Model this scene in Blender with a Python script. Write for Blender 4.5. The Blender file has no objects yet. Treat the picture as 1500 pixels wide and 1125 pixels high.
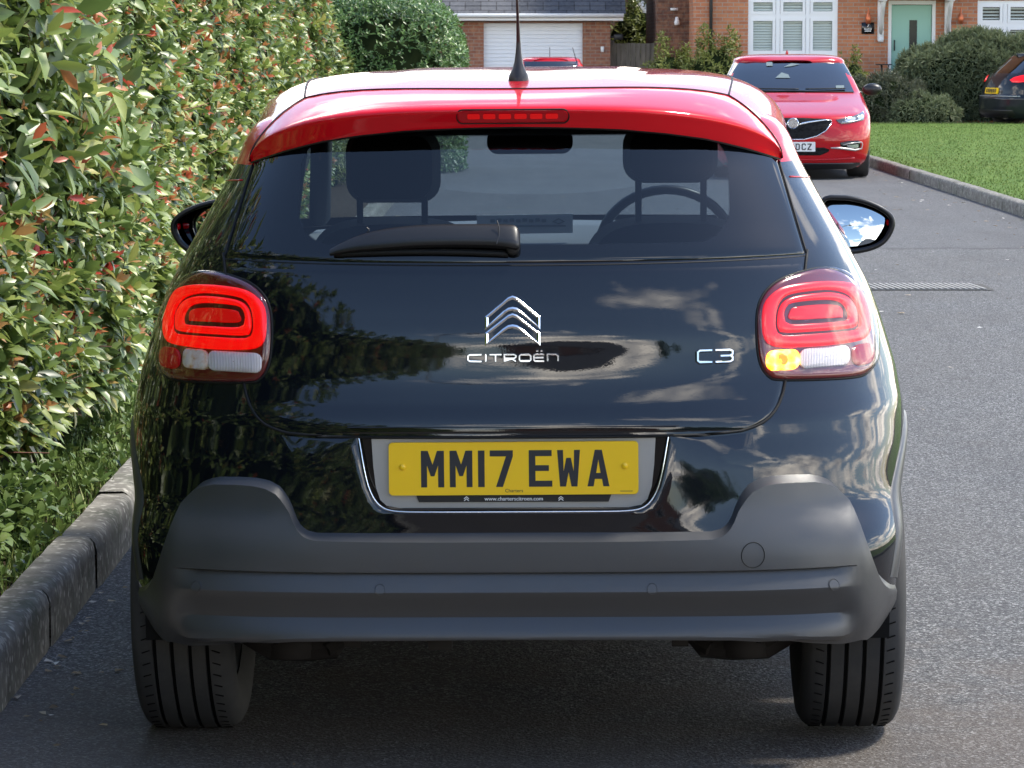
import bpy, math, random
import numpy as np
from mathutils import Vector, Matrix
from mathutils.geometry import tessellate_polygon
random.seed(7); np.random.seed(7)
scene = bpy.context.scene
C = scene.collection
R = math.radians

# ------------------------------------------------------------------ camera
CAM_H = 1.523
cam_d = bpy.data.cameras.new('camera'); cam = bpy.data.objects.new('camera', cam_d); C.objects.link(cam)
cam_d.sensor_width = 36.0; cam_d.lens = 36.0 * 4800 / 1500
cam_d.clip_start = 0.1; cam_d.clip_end = 2000
cam.location = (0, 0, CAM_H)
cam.rotation_euler = (R(90) - math.atan((562.5 - 72) / 4800), 0, 0)
scene.camera = cam
cam_d.dof.use_dof = True; cam_d.dof.focus_distance = 7.0; cam_d.dof.aperture_fstop = 64.0

# ------------------------------------------------------------------ world, sun, exposure
SUN_EL, SUN_AZ = 58.0, 78.0          # azimuth clockwise from +Y (the way the camera looks)
world = bpy.data.worlds.new('World'); scene.world = world; world.use_nodes = True
wn, wl = world.node_tree.nodes, world.node_tree.links
wn.clear()
wout = wn.new('ShaderNodeOutputWorld'); wbg = wn.new('ShaderNodeBackground')
sky = wn.new('ShaderNodeTexSky'); sky.sky_type = 'NISHITA'; sky.sun_disc = False
sky.sun_elevation = R(SUN_EL); sky.sun_rotation = R(SUN_AZ); sky.air_density = 1.0; sky.dust_density = 0.3; sky.ozone_density = 2.2
wbg.inputs['Strength'].default_value = 0.15
tc = wn.new('ShaderNodeTexCoord'); sx = wn.new('ShaderNodeSeparateXYZ'); wl.new(tc.outputs['Generated'], sx.inputs[0])
def wmath(op, a, b=None, c=None):
    n = wn.new('ShaderNodeMath'); n.operation = op
    for i, v in enumerate((a, b, c)):
        if v is None: continue
        if isinstance(v, (int, float)): n.inputs[i].default_value = v
        else: wl.new(v, n.inputs[i])
    return n.outputs[0]
zc = wmath('MAXIMUM', wmath('ADD', sx.outputs[2], 0.10), 0.03)
cx, cy = wmath('DIVIDE', sx.outputs[0], zc), wmath('DIVIDE', sx.outputs[1], zc)
cmb = wn.new('ShaderNodeCombineXYZ'); wl.new(cx, cmb.inputs[0]); wl.new(cy, cmb.inputs[1]); cmb.inputs[2].default_value = 3.7
n1 = wn.new('ShaderNodeTexNoise'); n1.inputs['Scale'].default_value = 0.85; n1.inputs['Detail'].default_value = 9; n1.inputs['Roughness'].default_value = 0.56; n1.inputs['Distortion'].default_value = 0.35
wl.new(cmb.outputs[0], n1.inputs['Vector'])
cr = wn.new('ShaderNodeValToRGB'); cr.color_ramp.elements[0].position = 0.478; cr.color_ramp.elements[1].position = 0.57
cr.color_ramp.elements[0].color = (0, 0, 0, 1); cr.color_ramp.elements[1].color = (1, 1, 1, 1)
lo_ = wmath('MULTIPLY', wmath('MINIMUM', wmath('MAXIMUM', wmath('SUBTRACT', sx.outputs[2], .27), 0), .45), .42)
wl.new(wmath('SUBTRACT', n1.outputs[0], lo_), cr.inputs[0])
n2 = wn.new('ShaderNodeTexNoise'); n2.inputs['Scale'].default_value = 2.3; n2.inputs['Detail'].default_value = 6
wl.new(cmb.outputs[0], n2.inputs['Vector'])
cc = wn.new('ShaderNodeValToRGB'); cc.color_ramp.elements[0].position = 0.35; cc.color_ramp.elements[1].position = 0.62
cc.color_ramp.elements[0].color = (6.2, 6.3, 6.8, 1); cc.color_ramp.elements[1].color = (21, 19.4, 17.2, 1)
wl.new(n2.outputs[0], cc.inputs[0])
mx = wn.new('ShaderNodeMix'); mx.data_type = 'RGBA'
wl.new(cr.outputs[0], mx.inputs['Factor']); wb = wn.new('ShaderNodeMix'); wb.data_type = 'RGBA'; wb.blend_type = 'MULTIPLY'; wb.inputs['Factor'].default_value = 1.0
wl.new(sky.outputs[0], wb.inputs['A']); wb.inputs['B'].default_value = (.97, .93, .91, 1); wl.new(wb.outputs['Result'], mx.inputs['A']); wl.new(cc.outputs[0], mx.inputs['B'])
wl.new(mx.outputs['Result'], wbg.inputs[0]); wl.new(wbg.outputs[0], wout.inputs[0])

sun_d = bpy.data.lights.new('sun', 'SUN'); sun = bpy.data.objects.new('sun', sun_d); C.objects.link(sun)
sun_d.energy = 2.7; sun_d.angle = R(9.0); sun_d.color = (1.0, 0.94, 0.83)
az = R(SUN_AZ); el = R(SUN_EL)
sdir = Vector((math.sin(az) * math.cos(el), math.cos(az) * math.cos(el), math.sin(el)))
sun.rotation_euler = sdir.to_track_quat('Z', 'Y').to_euler(); sun.location = (20, -10, 30)

scene.view_settings.view_transform = 'Standard'; scene.view_settings.look = 'None'
scene.view_settings.exposure = 1.28; scene.view_settings.gamma = 1.0; scene.view_settings.use_curve_mapping = False
scene.render.engine = 'CYCLES'
scene.cycles.use_denoising = True
scene.cycles.max_bounces = 8; scene.cycles.transparent_max_bounces = 16
scene.cycles.sample_clamp_indirect = 6.0

# ------------------------------------------------------------------ helpers
def lerp_tab(tab):
    xs = [a for a, b in tab]; ys = [b for a, b in tab]; n = len(xs)
    h = [xs[i+1]-xs[i] for i in range(n-1)]; d = [(ys[i+1]-ys[i])/h[i] for i in range(n-1)]
    m = [0.0]*n; m[0] = d[0]; m[-1] = d[-1]
    for i in range(1, n-1):
        if d[i-1]*d[i] <= 0: m[i] = 0.0
        else:
            w1 = 2*h[i]+h[i-1]; w2 = h[i]+2*h[i-1]
            m[i] = (w1+w2)/(w1/d[i-1]+w2/d[i])
    def f(x):
        if x <= xs[0]: return ys[0]+m[0]*(x-xs[0])
        if x >= xs[-1]: return ys[-1]+m[-1]*(x-xs[-1])
        i = 0
        while xs[i+1] < x: i += 1
        t = (x-xs[i])/h[i]; t2 = t*t; t3 = t2*t
        return (2*t3-3*t2+1)*ys[i]+(t3-2*t2+t)*h[i]*m[i]+(-2*t3+3*t2)*ys[i+1]+(t3-t2)*h[i]*m[i+1]
    return f
def lin(tab):
    def f(x):
        if x <= tab[0][0]: return tab[0][1]
        for (a, b), (c, d) in zip(tab, tab[1:]):
            if x <= c: return b + (d-b)*(x-a)/(c-a)
        return tab[-1][1]
    return f
def frange(a, b, n): return [a + (b-a)*i/(n-1) for i in range(n)]
def tag(o, label=None, cat=None, group=None, kind=None):
    if label: o['label'] = label
    if cat: o['category'] = cat
    if group: o['group'] = group
    if kind: o['kind'] = kind
    return o
def empty(name, loc=(0, 0, 0), rot=(0, 0, 0), parent=None):
    o = bpy.data.objects.new(name, None); C.objects.link(o)
    o.location = loc; o.rotation_euler = rot; o.empty_display_size = 0.1
    if parent: o.parent = parent
    return o
REF = [None]
def mesh(name, verts, faces, mats, parent=None, smooth=True, midx=None, sharp=None):
    # make the faces look outwards: away from the car's middle for open panels, by volume for closed ones
    ref = Vector(REF[0]) if REF[0] else sum((Vector(v) for v in verts), Vector())/max(1, len(verts)); tot = 0.0
    if len(verts) < 60000:
        V = np.array([tuple(v) for v in verts], float)
        tri = np.array([(f[0], f[k], f[k+1]) for f in faces for k in range(1, len(f)-1)], int)
        if len(tri):
            A, B, Cc = V[tri[:, 0]], V[tri[:, 1]], V[tri[:, 2]]
            tot = float((np.cross(B-A, Cc-A)*((A+B+Cc)/3-np.array(tuple(ref)))).sum())
    if tot < 0: faces = [tuple(f[::-1]) for f in faces]
    me = bpy.data.meshes.new(name)
    me.from_pydata([tuple(v) for v in verts], [], faces)
    if not isinstance(mats, (list, tuple)): mats = [mats]
    for m in mats: me.materials.append(m)
    if midx: me.polygons.foreach_set('material_index', midx)
    if smooth: me.polygons.foreach_set('use_smooth', [True]*len(me.polygons))
    me.update()
    if smooth and sharp: me.set_sharp_from_angle(angle=R(sharp))
    o = bpy.data.objects.new(name, me); C.objects.link(o)
    if parent: o.parent = parent
    return o
class G:
    def __init__(s): s.v = []; s.f = []; s.m = []; s.mi = 0
    def add(s, verts, faces):
        b = len(s.v); s.v += [tuple(p) for p in verts]; s.f += [tuple(i+b for i in f) for f in faces]; s.m += [s.mi]*len(faces)
        return s
    def box(s, c, d, rot=None, bev=0.0):
        x, y, z = (k/2 for k in d)
        if bev > 0:
            b = min(bev, x*.45, y*.45, z*.45)
            bm_v = []
            for sz in (-1, 1):
                for (zz, q) in ((z, b), (z-b, 0)) if sz < 0 else ((z-b, 0), (z, b)):
                    for (px, py) in ((-x+b, -y), (x-b, -y), (x, -y+b), (x, y-b), (x-b, y), (-x+b, y), (-x, y-b), (-x, -y+b)):
                        sgx = (px > 0) - (px < 0); sgy = (py > 0) - (py < 0)
                        bm_v.append((px-sgx*q, py-sgy*q, sz*zz))
            f = [tuple(range(7, -1, -1)), tuple(range(24, 32))]
            for k in range(3):
                for i in range(8): f.append((k*8+i, k*8+(i+1) % 8, (k+1)*8+(i+1) % 8, (k+1)*8+i))
            vs = bm_v
        else:
            vs = [(-x, -y, -z), (x, -y, -z), (x, y, -z), (-x, y, -z), (-x, -y, z), (x, -y, z), (x, y, z), (-x, y, z)]
            f = [(3, 2, 1, 0), (4, 5, 6, 7), (0, 1, 5, 4), (1, 2, 6, 5), (2, 3, 7, 6), (3, 0, 4, 7)]
        mt = (rot.to_matrix() if hasattr(rot, 'to_matrix') else Matrix.Rotation(0, 3, 'X')) if rot else None
        out = []
        for v in vs:
            p = Vector(v)
            if mt is not None: p = mt @ p
            out.append(p + Vector(c))
        return s.add(out, f)
    def tube(s, path, r, n=8, caps=True, close=False):
        P = [Vector(p) for p in path]; m = len(P); vs = []; prev = None
        rr = r if isinstance(r, (list, tuple)) else [r]*m
        for i, p in enumerate(P):
            if close: t = (P[(i+1) % m]-P[i-1])
            else: t = P[min(i+1, m-1)]-P[max(i-1, 0)]
            if t.length < 1e-9: t = Vector((0, 0, 1))
            t.normalize()
            if prev is None:
                a = Vector((0, 0, 1)) if abs(t.z) < .9 else Vector((1, 0, 0))
                nrm = t.cross(a).normalized()
            else:
                nrm = (prev - t*prev.dot(t))
                if nrm.length < 1e-6: nrm = t.cross(Vector((0.3, 1, .2)))
                nrm.normalize()
            prev = nrm; b = t.cross(nrm)
            for k in range(n):
                a = 2*math.pi*k/n
                vs.append(p + (nrm*math.cos(a)+b*math.sin(a))*rr[i])
        f = []
        for i in range(m if close else m-1):
            j = (i+1) % m
            for k in range(n): f.append((i*n+k, i*n+(k+1) % n, j*n+(k+1) % n, j*n+k))
        if caps and not close: f += [tuple(range(n-1, -1, -1)), tuple(range((m-1)*n, m*n))]
        return s.add(vs, f)
    def lathe(s, prof, c, axis='Z', n=32):
        # prof: (radius, height) along axis
        vs = []; f = []
        for r, h in prof:
            for k in range(n):
                a = 2*math.pi*k/n; u, w = r*math.cos(a), r*math.sin(a)
                p = {'Z': (u, w, h), 'X': (h, u, w), 'Y': (u, h, w)}[axis]
                vs.append((c[0]+p[0], c[1]+p[1], c[2]+p[2]))
        for i in range(len(prof)-1):
            for k in range(n): f.append((i*n+k, i*n+(k+1) % n, (i+1)*n+(k+1) % n, (i+1)*n+k))
        return s.add(vs, f)
    def grid(s, nu, nv, fn, closed_u=False):
        vs = [fn(i, j) for j in range(nv) for i in range(nu)]; f = []
        for j in range(nv-1):
            for i in range(nu if closed_u else nu-1):
                k = (i+1) % nu
                f.append((j*nu+i, j*nu+k, (j+1)*nu+k, (j+1)*nu+i))
        return s.add(vs, f)
    def poly(s, rings, mapf, top=0.0, bot=-.003, inset=None):
        # rings: list of outlines (first outer, rest holes) in 2D; mapf(x, z, d) -> 3D
        flat = [p for r in rings for p in r]
        tri = tessellate_polygon([[Vector((p[0], p[1], 0)) for p in r] for r in rings])
        tp = [mapf(p[0], p[1], top) for p in (inset if inset else flat)]
        b = len(s.v); s.v += [tuple(q) for q in tp]
        for t in tri: s.f.append(tuple(b+i for i in t)); s.m.append(s.mi)
        if bot is not None:
            c = len(s.v); s.v += [tuple(mapf(p[0], p[1], bot)) for p in flat]
            o = 0
            for r in rings:
                m = len(r)
                for i in range(m):
                    j = (i+1) % m
                    s.f.append((b+o+i, b+o+j, c+o+j, c+o+i)); s.m.append(s.mi)
                o += m
        return s
    def obj(s, name, mats, parent=None, smooth=True, sharp=None):
        return mesh(name, s.v, s.f, mats, parent, smooth, s.m if any(s.m) else None, sharp)

def smooth_closed(pts, n=6):
    out = []; m = len(pts)
    for i in range(m):
        p0, p1, p2, p3 = pts[i-1], pts[i], pts[(i+1) % m], pts[(i+2) % m]
        for k in range(n):
            t = k/n; t2 = t*t; t3 = t2*t
            out.append(tuple(.5*((2*p1[d])+(-p0[d]+p2[d])*t+(2*p0[d]-5*p1[d]+4*p2[d]-p3[d])*t2+(-p0[d]+3*p1[d]-3*p2[d]+p3[d])*t3) for d in range(len(p1))))
    return out
def smooth_open(pts, n=6):
    P = [pts[0]] + list(pts) + [pts[-1]]; out = []
    for i in range(1, len(P)-2):
        p0, p1, p2, p3 = P[i-1], P[i], P[i+1], P[i+2]
        for k in range(n):
            t = k/n; t2 = t*t; t3 = t2*t
            out.append(tuple(.5*((2*p1[d])+(-p0[d]+p2[d])*t+(2*p0[d]-5*p1[d]+4*p2[d]-p3[d])*t2+(-p0[d]+3*p1[d]-3*p2[d]+p3[d])*t3) for d in range(len(p1))))
    out.append(tuple(pts[-1])); return out
def stroke(pts, w, closed=False):
    # constant-width outline of a polyline with mitred corners -> list of rings
    n = len(pts); L = []; Rr = []
    for i in range(n):
        a = Vector(pts[i-1]) if (i > 0 or closed) else None
        b = Vector(pts[i]); c = Vector(pts[(i+1) % n]) if (i < n-1 or closed) else None
        d1 = (b-a).normalized() if a is not None else None
        d2 = (c-b).normalized() if c is not None else None
        if d1 is None: d1 = d2
        if d2 is None: d2 = d1
        n1 = Vector((-d1.y, d1.x)); n2 = Vector((-d2.y, d2.x)); m = (n1+n2)
        if m.length < 1e-6: m = n1
        m.normalize(); k = w/2/max(.35, m.dot(n1))
        L.append((b.x+m.x*k, b.y+m.y*k)); Rr.append((b.x-m.x*k, b.y-m.y*k))
    if closed: return [L, Rr[::-1]]
    return [L + Rr[::-1]]
def rrect(w, h, r, n=5, cx=0, cz=0):
    out = []
    for (sx_, sz_, a0) in ((1, 1, 0), (-1, 1, 90), (-1, -1, 180), (1, -1, 270)):
        for k in range(n+1):
            a = R(a0 + 90*k/n)
            out.append((cx+sx_*(w/2-r)+r*math.cos(a), cz+sz_*(h/2-r)+r*math.sin(a)))
    return out

# ------------------------------------------------------------------ materials
class NM:
    "small node helper around one Principled material"
    def __init__(s, name, color=(.5, .5, .5), rough=.5, metal=0, coat=0, coat_rough=.02, spec=.5, emit=None, es=0, alpha=1, ior=1.5):
        s.m = bpy.data.materials.new(name); s.m.use_nodes = True
        s.n = s.m.node_tree.nodes; s.l = s.m.node_tree.links
        s.p = s.n['Principled BSDF']; s.out = s.n['Material Output']
        i = s.p.inputs
        i['Base Color'].default_value = (*color, 1); i['Roughness'].default_value = rough; i['Metallic'].default_value = metal
        i['Coat Weight'].default_value = coat; i['Coat Roughness'].default_value = coat_rough
        i['Specular IOR Level'].default_value = spec; i['IOR'].default_value = ior
        if emit: i['Emission Color'].default_value = (*emit, 1); i['Emission Strength'].default_value = es
        s._tc = None
    def tc(s, out='Object'):
        if s._tc is None: s._tc = s.n.new('ShaderNodeTexCoord')
        return s._tc.outputs[out]
    def math(s, op, a, b=None, c=None, clamp=False):
        n = s.n.new('ShaderNodeMath'); n.operation = op; n.use_clamp = clamp
        for i, v in enumerate((a, b, c)):
            if v is None: continue
            if isinstance(v, (int, float)): n.inputs[i].default_value = v
            else: s.l.new(v, n.inputs[i])
        return n.outputs[0]
    def mapping(s, vec, scale=(1, 1, 1), loc=(0, 0, 0), rot=(0, 0, 0)):
        n = s.n.new('ShaderNodeMapping'); n.inputs['Scale'].default_value = scale; n.inputs['Location'].default_value = loc; n.inputs['Rotation'].default_value = rot
        s.l.new(vec, n.inputs['Vector']); return n.outputs[0]
    def noise(s, scale, detail=4, rough=.55, vec=None, dist=0):
        n = s.n.new('ShaderNodeTexNoise'); n.inputs['Scale'].default_value = scale; n.inputs['Detail'].default_value = detail; n.inputs['Roughness'].default_value = rough; n.inputs['Distortion'].default_value = dist
        s.l.new(vec if vec is not None else s.tc(), n.inputs['Vector']); return n.outputs[0]
    def voronoi(s, scale, vec=None, feature='F1', out=0):
        n = s.n.new('ShaderNodeTexVoronoi'); n.inputs['Scale'].default_value = scale; n.feature = feature
        s.l.new(vec if vec is not None else s.tc(), n.inputs['Vector']); return n.outputs[out]
    def ramp(s, fac, stops):
        n = s.n.new('ShaderNodeValToRGB'); e = n.color_ramp.elements
        while len(e) < len(stops): e.new(0.5)
        for k, (p, c) in enumerate(stops):
            e[k].position = p; e[k].color = (*c, 1) if isinstance(c, (tuple, list)) else (c, c, c, 1)
        s.l.new(fac, n.inputs[0]); return n.outputs[0]
    def mix(s, fac, a, b, blend='MIX'):
        n = s.n.new('ShaderNodeMix'); n.data_type = 'RGBA'; n.blend_type = blend
        for k, v in (('Factor', fac), ('A', a), ('B', b)):
            if isinstance(v, (int, float)): n.inputs[k].default_value = v if k == 'Factor' else (v, v, v, 1)
            elif isinstance(v, tuple): n.inputs[k].default_value = (*v, 1)
            else: s.l.new(v, n.inputs[k])
        return n.outputs['Result']
    def set(s, key, v): s.l.new(v, s.p.inputs[key]); return s
    def bump(s, h, strength=.3, dist=.01):
        n = s.n.new('ShaderNodeBump'); n.inputs['Strength'].default_value = strength; n.inputs['Distance'].default_value = dist
        s.l.new(h, n.inputs['Height']); s.l.new(n.outputs[0], s.p.inputs['Normal']); return s
    def attr(s, name):
        n = s.n.new('ShaderNodeAttribute'); n.attribute_name = name; return n.outputs['Fac']
M = {}
def simple(name, *a, **k):
    q = NM(name, *a, **k); M[name] = q.m; return q
# black paint: faint blue flake under clear coat, matt on the inside of the shell
def paint(name, col, rough=.35, coat=1.0, metal=0.0, spec=.12, dust=0.0, orange=.015):
    q = NM(name, col, rough, metal, coat, .012, spec)
    if dust:
        f = q.ramp(q.noise(2.2, 6, .6), [(.45, 0), (.8, dust)])
        q.set('Base Color', q.mix(f, col, (.22, .2, .17)))
        q.set('Coat Roughness', q.ramp(q.noise(9, 4), [(.4, .008), (.9, .03)]))
    nz = q.noise(260, 2)
    b = q.n.new('ShaderNodeBump'); b.inputs['Strength'].default_value = orange; b.inputs['Distance'].default_value = .002
    q.l.new(nz, b.inputs['Height']); q.l.new(b.outputs[0], q.p.inputs['Coat Normal'])
    q.p.inputs['Coat IOR'].default_value = 1.58 if 'black' in name else 1.38
    M[name] = q.m; return q
paint('black_paint', (.0024, .0034, .0062), .35, 1.0, 0, .05)
paint('red_roof_paint', (.62, .001, .009), .35, 1.0, 0, .1, .01)
paint('red_paint', (.40, .004, .010), .35, 1.0, 0, .1, .02)
paint('dark_blue_paint', (.010, .013, .019), .35, 1.0, 0, .1, .02)
def glass(name, tint, ior=1.52, rough=0.0, frit=None):
    m = bpy.data.materials.new(name); m.use_nodes = True; n = m.node_tree.nodes; l = m.node_tree.links; n.clear()
    out = n.new('ShaderNodeOutputMaterial'); tr = n.new('ShaderNodeBsdfTransparent'); gl = n.new('ShaderNodeBsdfGlossy')
    tr.inputs[0].default_value = (*tint, 1); gl.inputs['Roughness'].default_value = rough; gl.inputs[0].default_value = (1, 1, 1, 1)
    fr = n.new('ShaderNodeFresnel'); fr.inputs[0].default_value = ior
    # a thin pane: the same Fresnel from either side
    ge = n.new('ShaderNodeNewGeometry'); mr_ = n.new('ShaderNodeMapRange'); mr_.inputs['To Min'].default_value = ior; mr_.inputs['To Max'].default_value = 1/ior
    l.new(ge.outputs['Backfacing'], mr_.inputs['Value']); l.new(mr_.outputs[0], fr.inputs[0])
    ms = n.new('ShaderNodeMixShader'); l.new(fr.outputs[0], ms.inputs[0]); l.new(gl.outputs[0], ms.inputs[2])
    if frit:                                     # printed black border: rounded box in object x/z
        x0, x1, z0, z1, r = frit
        tcn = n.new('ShaderNodeTexCoord'); s = n.new('ShaderNodeSeparateXYZ'); l.new(tcn.outputs['Object'], s.inputs[0])
        def mt(op, a, b):
            q = n.new('ShaderNodeMath'); q.operation = op
            for i, v in enumerate((a, b)):
                if isinstance(v, (int, float)): q.inputs[i].default_value = v
                else: l.new(v, q.inputs[i])
            return q.outputs[0]
        dx = mt('MAXIMUM', mt('SUBTRACT', mt('ABSOLUTE', mt('SUBTRACT', s.outputs[0], (x0+x1)/2), 0), (x1-x0)/2-r), 0)
        dz = mt('MAXIMUM', mt('SUBTRACT', mt('ABSOLUTE', mt('SUBTRACT', s.outputs[2], (z0+z1)/2), 0), (z1-z0)/2-r), 0)
        d = mt('SUBTRACT', mt('SQRT', mt('ADD', mt('MULTIPLY', dx, dx), mt('MULTIPLY', dz, dz)), 0), r)
        k = mt('MINIMUM', mt('MAXIMUM', mt('MULTIPLY', d, 250.0), 0), 1)
        df = n.new('ShaderNodeBsdfDiffuse'); df.inputs[0].default_value = (.004, .005, .007, 1)
        m2 = n.new('ShaderNodeMixShader'); l.new(k, m2.inputs[0]); l.new(tr.outputs[0], m2.inputs[1]); l.new(df.outputs[0], m2.inputs[2])
        l.new(m2.outputs[0], ms.inputs[1])
    else: l.new(tr.outputs[0], ms.inputs[1])
    l.new(ms.outputs[0], out.inputs[0]); M[name] = m; return m
glass('rear_glass', (.33, .41, .46), 1.58, 0, (-.456, .456, 1.118, 1.338, .07))
glass('side_glass', (.10, .12, .14), 1.6)
glass('windscreen_glass', (.88, .91, .91), 1.45)
glass('lamp_cover', (.97, .93, .93), 1.5)
glass('dark_glass', (.05, .07, .09), 2.2)
q = simple('rubber_seal', (.008, .008, .008), .6, spec=.3)
q = simple('grey_cladding', (.040, .0405, .042), .38, spec=.75)
q.set('Roughness', q.ramp(q.noise(14, 5), [(.3, .33), (.75, .45)])); q.bump(q.noise(900, 2), .12, .002)
q = simple('black_plastic', (.012, .012, .013), .38, spec=.5); q.bump(q.noise(700, 2), .1, .002)
simple('gloss_black', (.006, .006, .007), .08)
simple('chrome', (.88, .89, .90), .12, metal=1)
simple('satin_silver', (.42, .42, .41), .38, metal=.55)
q = simple('number_plate_yellow', (.95, .58, .004), .28, coat=.4)
simple('number_plate_white', (.74, .75, .74), .3, coat=.3)
simple('plate_black', (.018, .02, .026), .35)
simple('white_text', (.8, .8, .8), .5)
simple('lamp_bezel', (.11, .002, .006), .18, coat=.8)
simple('lamp_groove', (.07, .0, .002), .35)
q = simple('lamp_red', (.60, .001, .003), .25, coat=.3, emit=(1, .0, .001), es=.32)
simple('lamp_red_inner', (.55, .004, .006), .25, emit=(1, .0, .0), es=.12)
simple('lamp_dark_red', (.25, .002, .008), .2, emit=(1, .0, .01), es=.03)
q = simple('lamp_clear', (.9, .9, .9), .22, metal=.0, coat=.6)
w_ = q.n.new('ShaderNodeTexWave'); w_.inputs['Scale'].default_value = 90; w_.bands_direction = 'X'; q.l.new(q.tc(), w_.inputs['Vector'])
q.set('Base Color', q.mix(w_.outputs[1], (.95, .95, .95), (.62, .62, .62))); q.bump(w_.outputs[1], .6, .004)
q = simple('lamp_clear_amber', (.55, .35, .22), .25, coat=.5); q.set('Base Color', q.ramp(q.noise(45, 3), [(.45, (.72, .68, .62)), (.68, (.60, .33, .12))]))
q = simple('indicator_lit', (.9, .4, .02), .3, emit=(1, .36, .02), es=3.0)
q.set('Emission Color', q.ramp(q.voronoi(55), [(.15, (1, .10, .0)), (.5, (1, .42, .02)), (.9, (1, .68, .15))]))
simple('bulb_core', (.5, .1, .02), .3, emit=(1, .16, .01), es=1.4)
q = simple('tyre_rubber', (.022, .022, .023), .78, spec=.3)
q.set('Base Color', q.mix(q.ramp(q.noise(7, 6, .65), [(.4, 0), (.75, .35)]), (.040, .040, .040), (.11, .10, .09)))
simple('tyre_groove', (.006, .006, .006), .9, spec=.1)
simple('wheel_alloy', (.35, .35, .36), .3, metal=.9)
simple('underbody', (.006, .006, .006), .85, spec=.2)
simple('rusty_steel', (.022, .018, .016), .7, metal=.3)
simple('seat_fabric', (.010, .012, .017), .9, spec=.2)
simple('dashboard', (.16, .17, .18), .7)
simple('paper', (.68, .72, .72), .7)
simple('paper_print', (.2, .25, .26), .7)
simple('mirror_silver', (.46, .50, .52), .0, metal=1)
simple('headlining', (.05, .055, .06), .95, spec=.1)
# ------------------------------------------------------------------ car body shell: horizontal slices
class Body:
    "near end at local y=0, far end at y=length; x right, z up"
    def __init__(s, W, YR, CR, YF, CF, NR=2.5, NF=2.5, bulge=None):
        s.W, s.YR, s.CR, s.YF, s.CF = map(lerp_tab, (W, YR, CR, YF, CF)); s.NRf = lerp_tab(NR) if isinstance(NR, list) else (lambda z: NR); s.NF = NF; s.bulge = bulge
    def S(s, x, z):
        u = min(1, abs(x)/s.W(z)); nr = s.NRf(z); return s.YR(z)+s.CR(z)*(1-(1-u**nr)**(1/nr))
    def pt(s, x, z, d=0.0):
        "point on the near end at (x, z), lifted d along the surface normal"
        e = .002; w = s.W(z); x = max(-w*.9985, min(w*.9985, x))
        sx_ = (s.S(x+e, z)-s.S(x-e, z))/(2*e); sz_ = (s.S(x, z+e)-s.S(x, z-e))/(2*e)
        n = Vector((sx_, -1, sz_)).normalized()
        return Vector((x, s.S(x, z), z)) + n*d
    def a_of(s, x, z):
        u = min(1, abs(x)/s.W(z)); return math.asin(u**(s.NRf(z)/2))
    def pa(s, sg, a, z, d=0.0):
        "same, by corner angle a (0 centre .. pi/2 side)"
        def q(a, z):
            nr = s.NRf(z); return Vector((sg*s.W(z)*max(0, math.sin(a))**(2/nr), s.YR(z)+s.CR(z)*(1-max(0, math.cos(a))**(2/nr)), z))
        a0 = max(0, min(math.pi/2, a)); a = max(.02, min(math.pi/2-.01, a)); e = .004
        n = (q(a+e, z)-q(a-e, z)).cross(q(a, z+.003)-q(a, z-.003)).normalized()
        if n.y > 0 or (abs(n.y) < .3 and n.x*sg < 0): n = -n
        return q(a0, z)+n*d
    def half(s, z, na=22, ns=14):
        nr = s.NRf(z); w, yr, cr, yf, cf = s.W(z), s.YR(z), s.CR(z), s.YF(z), s.CF(z)
        pts = []
        for i in range(na+1):
            t = i/na; a = math.pi/2*t
            pts.append((w*math.sin(a)**(2/nr), yr+cr*(1-math.cos(a)**(2/nr))))
        for i in range(1, ns):
            y = yr+cr+(yf-cf-yr-cr)*i/ns
            pts.append((w + (s.bulge(y, z) if s.bulge else 0), y))
        for i in range(na+1):
            a = math.pi/2*(1-i/na)
            pts.append((w*math.sin(a)**(2/s.NF) if a > 0 else 0.0, yf-cf*(1-math.cos(a)**(2/s.NF))))
        return pts
    def build(s, zs, classify, na=22, ns=14):
        "classify(x, y, z, i) -> key or None (hole); returns {key: (verts, faces)}"
        V = []; n = None
        for z in zs:
            h = s.half(z, na, ns); full = [(x, y, z) for x, y in h] + [(-x, y, z) for x, y in h[::-1][1:-1]]
            n = len(full); V += full
        out = {}
        for j in range(len(zs)-1):
            for i in range(n):
                k = (i+1) % n; f = (j*n+i, j*n+k, (j+1)*n+k, (j+1)*n+i)
                c = [sum(V[q][d] for q in f)/4 for d in range(3)]
                key = classify(c[0], c[1], c[2], i)
                if key: out.setdefault(key, []).append(f)
        res = {}
        for key, fs in out.items():
            used = sorted({i for f in fs for i in f}); mp = {q: k for k, q in enumerate(used)}
            res[key] = ([V[i] for i in used], [tuple(mp[i] for i in f) for f in fs])
        return res

def roof_grid(g, stations, fr):
    "stations: list of fn(u)->(x,y,z), u 0..1; mirrored"
    us = [-u for u in fr[::-1]] + fr[1:]
    def fn(i, j):
        u = us[i]; x, y, z = stations[j](abs(u)); return (x if u >= 0 else -x, y, z)
    g.grid(len(us), len(stations), fn)
FR = [0, .08, .16, .24, .32, .4, .48, .56, .64, .71, .77, .82, .86, .895, .925, .95, .97, .985, .995, 1.0]

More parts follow.
